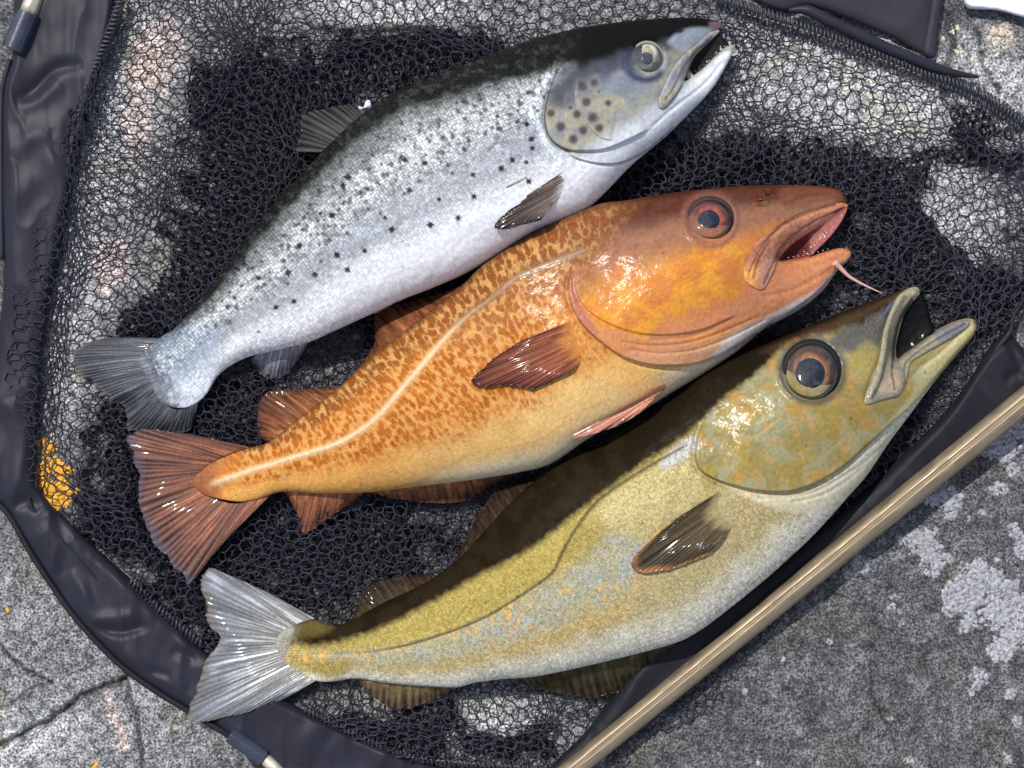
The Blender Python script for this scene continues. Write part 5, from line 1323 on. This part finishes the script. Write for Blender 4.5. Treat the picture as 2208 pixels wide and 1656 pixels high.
def p_colour(g):
    X, Y = g.X, g.Y; t = g.tt
    n = fbm(X / 38, Y / 38, 3, 4); n2 = fbm(X / 9, Y / 9, 23, 3)
    D, sd, _, _, _ = g.dist(P_EDGE, 200); e = D * sd
    D2, sd2, _, _, _ = g.dist(P_LL, 300); l = D2 * sd2
    col = np.empty(X.shape + (3,)); col[:] = (.37, .305, .155)
    col = lerp(col, (.25, .19, .045), sstep(.42, .60, t) * .8)
    blue = pmask(g, [(700, 1415), (860, 1405), (1000, 1365), (1160, 1280), (1260, 1210), (1340, 1150), (1420, 1200), (1330, 1270), (1200, 1340), (1000, 1410), (820, 1435)], 28)
    col = lerp(col, (.30, .31, .24), blue * .6)
    col = lerp(col, (.30, .32, .32), blue * sstep(.5, .65, fbm(X / 30, Y / 22, 44, 3)) * .6)
    col = lerp(col, (.46, .31, .11), pmask(g, [(680, 1440), (900, 1440), (1150, 1380), (1350, 1300), (1350, 1340), (1150, 1420), (900, 1460), (700, 1460)], 25) * .55)
    col = lerp(col, (.62, .59, .49), (1 - sstep(.04, .22, t + (n - .5) * .1)) * .95)
    col = lerp(col, (.26, .19, .045), pmask(g, [(600, 1400), (680, 1420), (760, 1420), (720, 1465), (650, 1440)], 14) * .8)
    sq = sstep(.57, .64, fbm(X / 9, Y / 15, 71, 3)) * sstep(.25, .35, t) * (1 - sstep(.48, .60, t))
    col = lerp(col, (.62, .32, .08), sq * .65 * sstep(.4, .55, fbm(X / 60, Y / 40, 15, 2)))
    # gold flank between lateral line and back
    col = lerp(col, (.36, .28, .07), sstep(0, 10, -l * 1.0) * sstep(-2, 14, e) * (1 - sstep(1240, 1420, X)) * .55)
    col = lerp(col, (.42, .37, .19), pmask(g, [(1290, 1100), (1390, 1020), (1500, 960), (1520, 1040), (1480, 1100), (1360, 1160)], 24) * .6)
    # head
    head = pmask(g, [(1520, 900), (1504, 944), (1500, 990), (1514, 1017), (1565, 1042), (1634, 1058), (1700, 1060), (1760, 1042), (1830, 1000), (1920, 915), (2000, 838), (2120, 720), (2120, 600), (1800, 650), (1620, 790)], 5)
    hc = np.empty(X.shape + (3,)); hc[:] = (.235, .195, .08)
    hc = lerp(hc, (.28, .195, .035), sstep(.38, .64, fbm(X / 30, Y / 30, 55, 4)) * .7)
    hc = lerp(hc, (.28, .29, .19), sstep(.45, .68, fbm(X / 26, Y / 26, 65, 4)) * .6)
    hc = lerp(hc, (.46, .22, .06), sstep(.54, .70, fbm(X / 17, Y / 17, 75, 4)) * .5)
    hc = lerp(hc, (.62, .58, .32), pmask(g, [(1960, 860), (1990, 790), (2090, 700), (2100, 712), (2000, 840), (1880, 950)], 10) * .6)
    hc = lerp(hc, (.045, .05, .07), pmask(g, [(1790, 735), (1830, 700), (1890, 670), (1945, 632), (1915, 690), (1890, 750), (1830, 760)], 10) * .9)
    hc = lerp(hc, (.34, .27, .08), pmask(g, [(1830, 780), (1868, 735), (1892, 760), (1880, 820), (1850, 820)], 10) * .75)
    hc = lerp(hc, (.05, .05, .05), np.exp(-((ell(g, 1750, 799, 68) - 1) / .10) ** 2) * .9)
    col = col + (hc - col) * head[..., None]
    br_ = pmask(g, [(1560, 1046), (1650, 1066), (1740, 1060), (1830, 1015), (1930, 925), (2010, 850), (2080, 770), (2000, 860), (1920, 970), (1850, 1050), (1780, 1100), (1680, 1100)], 6)
    col = lerp(col, (.58, .53, .38), br_ * .75)
    col = lerp(col, (.38, .40, .46), pmask(g, [(1504, 940), (1470, 950), (1420, 1000), (1440, 1010), (1500, 970)], 8) * .6)
    # dark back pigment, with the cod's cast shadow painted into it
    wig = (fbm(X / 10, Y / 10, 91, 3) - .5) * 12
    bk = sstep(-9, 12, -(e + wig))
    bc = np.empty(X.shape + (3,)); bc[:] = (.018, .012, .006)
    bc = lerp(bc, (.012, .008, .004), sstep(.4, .6, n))
    bc = lerp(bc, (.10, .05, .022), pmask(g, [(1640, 760), (1740, 715), (1860, 668), (1960, 620), (1900, 660), (1760, 730)], 12) * .5)
    col = col + (bc - col) * bk[..., None]
    col = lerp(col, (.05, .045, .02), np.exp(-(D2 / 3.0) ** 2) * sstep(700, 900, X) * .85 * (1 - head))
    col = lerp(col, (.10, .075, .02), pmask(g, [(596, 1396), (610, 1362), (680, 1335), (720, 1350), (690, 1370), (640, 1380), (620, 1400)], 10) * .8)
    col = lerp(col, (.30, .29, .26), (1 - sstep(.002, .022, g.s + (n2 - .5) * .02)) * .8)
    msk = np.zeros(X.shape + (3,))
    msk[..., 0] = head * (1 - bk)
    msk[..., 1] = (1 - head) * (1 - .75 * bk) * (1 - br_ * .6)
    msk[..., 2] = .10 * (1 - bk) + .9 * np.maximum(bk * sstep(1300, 1500, X) * .3, pmask(g, [(1480, 960), (1560, 860), (1700, 740), (1950, 630), (1900, 720), (1680, 880), (1560, 980)], 20))
    return col, msk
def poll_pattern(nt, c, msk):
    uv = scaled_uv(nt, 1 / 7.0, 1 / 7.0, 2.4, .35)
    w_ = N(nt, "ShaderNodeTexWave", Scale=.45, Distortion=5.0, Detail=1.0); w_.inputs['Detail Scale'].default_value = .5
    nt.links.new(uv, w_.inputs['Vector'])
    f = mathn(nt, 'MULTIPLY', maprange(nt, w_.outputs['Fac'], .2, .8, 0, .35), msk[0])
    return mixc(nt, f, c, (.20, .17, .07))
M_poll = skin("pollack_skin", 4.6, 1.0, .62, 1.25, .35, .05, .45, 1.0, .22, poll_pattern, bump_mm=.05, sparkle=.2, wetbump=.3, wetmm=2.2, spec=.12)
fish_body(POLL, R_P, M_poll, .58, 18, p_details, p_colour)
part_patch("maxilla", R_P, POLL, [(1974, 618), (1984, 632), (1964, 656), (1949, 680), (1938, 718), (1932, 750), (1935, 776), (1948, 792), (1950, 830), (1940, 852), (1905, 862), (1868, 872), (1866, 850), (1882, 815), (1896, 770), (1906, 712), (1926, 655), (1945, 630)], M_flesh, .42, 2, (.27, .24, .17),
           colfun=lambda g, c: lerp(lerp(c, (.06, .055, .045), np.maximum(np.exp(-(g.dist([(1955, 640), (1928, 690), (1916, 760), (1900, 820), (1880, 860)], 30)[0] / 4) ** 2), np.exp(-(g.dist([(1968, 648), (1940, 690), (1928, 740), (1925, 790)], 30)[0] / 3) ** 2)) * .7), (.42, .30, .22), pmask(g, [(1895, 840), (1930, 800), (1945, 830), (1930, 850)], 8) * .7), hmax=9, grooves=[[(1966, 645), (1942, 690), (1928, 740), (1924, 800), (1930, 840)], [(1950, 640), (1924, 690), (1912, 760), (1900, 820), (1882, 856)]])
part_patch("lower_lip", R_P, POLL, [(1936, 778), (1952, 762), (1982, 741), (2022, 712), (2062, 694), (2088, 690), (2090, 702), (2060, 726), (2020, 748), (1985, 768), (1965, 782), (1958, 812), (1948, 835), (1940, 820), (1946, 798)], M_flesh, .5, 2, (.26, .23, .17),
           colfun=lambda g, c: lerp(lerp(c, (.13, .14, .18), pmask(g, [(2020, 715), (2085, 690), (2085, 704), (2030, 738)], 8) * .8), (.10, .08, .06), (1 - sstep(0, 3, g.D)) * .7), hmax=8, grooves=[[(2080, 698), (2030, 726), (1980, 758), (1952, 785), (1950, 820)]])
part_patch("mouth_cavity", R_P, POLL, [(1978, 626), (1996, 650), (2008, 690), (2014, 712), (1985, 745), (1940, 778), (1920, 760), (1926, 700), (1950, 660)], M_cavity, -.5, 0, (.004, .004, .005), zfix=52, hmax=24)
part_patch("nostril_flap", R_P, POLL, [(1908, 668), (1926, 648), (1930, 652), (1918, 674), (1906, 682)], M_flesh, .8, 2, (.08, .09, .12), h=1.2)
eye(R_P, POLL, 1750, 799, 61, 44, 31, (.014, .014, .016), ((.30, .12, .055), (.085, .036, .009), (.006, .005, .006)), None, asp=1.04, lift=2, bulge=.36, px=-3, py=6)
zP = lambda x, y: zmidat(POLL, x, y)
fin("tail_fin", R_P, M_fin, [(678, 1334), (640, 1345), (606, 1365), (598, 1396), (622, 1434), (680, 1468)], [(580, 1278), (445, 1222), (430, 1256), (441, 1296), (450, 1350), (472, 1374), (446, 1418), (430, 1462), (418, 1496), (400, 1546), (415, 1560), (445, 1556), (515, 1541), (604, 1512)], 46, zP,
    [44, 40, 30, 34, 36, 34, 26], fincol((.32, .32, .30), (.22, .235, .28), (.06, .06, .055), .7, (.16, .14, .12), streak=.3), 2.0, .04, nl=40, arch=6, seed=22)
dk = (.045, .028, .014)
fin("dorsal_fin", R_P, M_fin, [(748, 1346), (821, 1304), (880, 1276), (935, 1246)], [(752, 1340), (768, 1318), (784, 1272), (840, 1248), (925, 1236)], 16, lambda x, y: zP(x, y) + 2, 40, fincol((.028, .018, .008), (.016, .009, .006), (.05, .032, .014), .35), 1.2, .04, arch=2, seed=23)
fin("dorsal_fin", R_P, M_fin, [(985, 1210), (1040, 1152), (1095, 1094), (1150, 1044)], [(985, 1196), (1010, 1150), (1040, 1095), (1080, 1050), (1150, 1030)], 18, lambda x, y: zP(x, y) + 2, 60, fincol((.024, .014, .008), (.014, .008, .006), (.045, .028, .014), .35), 1.2, .04, arch=2, seed=24)
fin("anal_fin", R_P, M_fin, [(1112, 1462), (1210, 1446), (1320, 1421), (1460, 1384)], [(1120, 1470), (1218, 1498), (1293, 1504), (1362, 1476), (1430, 1420), (1460, 1392)], 22, lambda x, y: zP(x, y) - 6, 30, fincol((.028, .024, .009), (.016, .009, .006), (.06, .05, .02), .35), 1.3, .04, arch=2, seed=25)
fin("anal_fin", R_P, M_fin, [(767, 1462), (830, 1472), (900, 1478), (984, 1482)], [(770, 1468), (800, 1500), (858, 1530), (912, 1518), (984, 1486)], 16, lambda x, y: zP(x, y) - 6, 24, fincol((.10, .066, .022), (.028, .016, .009), (.20, .16, .10), .4), 1.5, .05, arch=2, seed=26)
fin("pectoral_fin", R_P, M_flesh, [(1553, 1058), (1552, 1085), (1562, 1112), (1578, 1136)], [(1455, 1120), (1400, 1168), (1362, 1206), (1358, 1222), (1370, 1236), (1420, 1232), (1455, 1226), (1526, 1196)], 22, lambda x, y: zat(POLL, x, y) - 1, [zat(POLL, 1430, 1180) + 20, zat(POLL, 1390, 1200) + 8, zat(POLL, 1480, 1180) + 6], fincol((.07, .05, .02), (.010, .007, .006), (.14, .10, .07), .4, (.30, .14, .05), root=(.30, .25, .12)), 2.0, .03, arch=10, seed=27)
fin("pelvic_fin", R_P, M_flesh, [(1744, 1146), (1738, 1156), (1728, 1160)], [(1700, 1180), (1684, 1214), (1694, 1212), (1716, 1190)], 6, lambda x, y: zat(POLL, x, y) + 2, zP(1700, 1190) + 14, fincol((.30, .17, .10), (.22, .10, .05), (.4, .25, .16), .4), 1.2, .03, arch=3, seed=28)

# water droplets and grit glinting on skins and fins
def droplets():
    r_ = np.random.default_rng(77); V = []; F = []; K = 8; th = np.linspace(0, 2 * math.pi, K, endpoint=False)
    for fd, n in ((TROUT, 70), (COD, 90), (POLL, 120)):
        g = fd['g']; ii, jj = np.nonzero(g.ins & (g.D > 12)); pick = r_.integers(0, len(ii), n)
        for k in pick:
            x = g.X[ii[k], jj[k]]; y = g.Y[ii[k], jj[k]]; z = g.Z[ii[k], jj[k]]; r = 1.0 + 3.2 * r_.random() ** 3; o = len(V)
            for f, h in ((1, -.4), (.75, .45), (.3, .8)):
                for t in th: V.append((x + r * f * math.cos(t), y + r * f * math.sin(t), z + r * h))
            V.append((x, y, z + r * .85))
            for q in range(K):
                q2 = (q + 1) % K
                for a in (0, K): F += [(o + a + q2, o + a + q, o + a + K + q), (o + a + q2, o + a + K + q, o + a + K + q2)]
                F.append((o + 2 * K + q2, o + 2 * K + q, o + 3 * K))
    V = np.array(V); ob = link_mesh("water_droplets", P3(V[:, 0], V[:, 1], V[:, 2]), np.array(F), M_cornea)
    ob['kind'] = 'stuff'; ob['label'] = "small water droplets scattered over the skins of the fish"
droplets()
# dry grass stem lying on the trout
st = tube("grass_stem", [(1090, 402, zat(TROUT, 1090, 402) + 3), (1112, 391, zat(TROUT, 1112, 391) + 4), (1134, 379, zat(TROUT, 1134, 379) + 4)], [1.3, 1.5, 1.1], simple_mat("dry_grass", (.62, .52, .34), .6, var=.1), None, K=6, smooth=3)
st['label'] = "short dry grass stem stuck to the flank of the silver trout"; st['category'] = "grass stem"
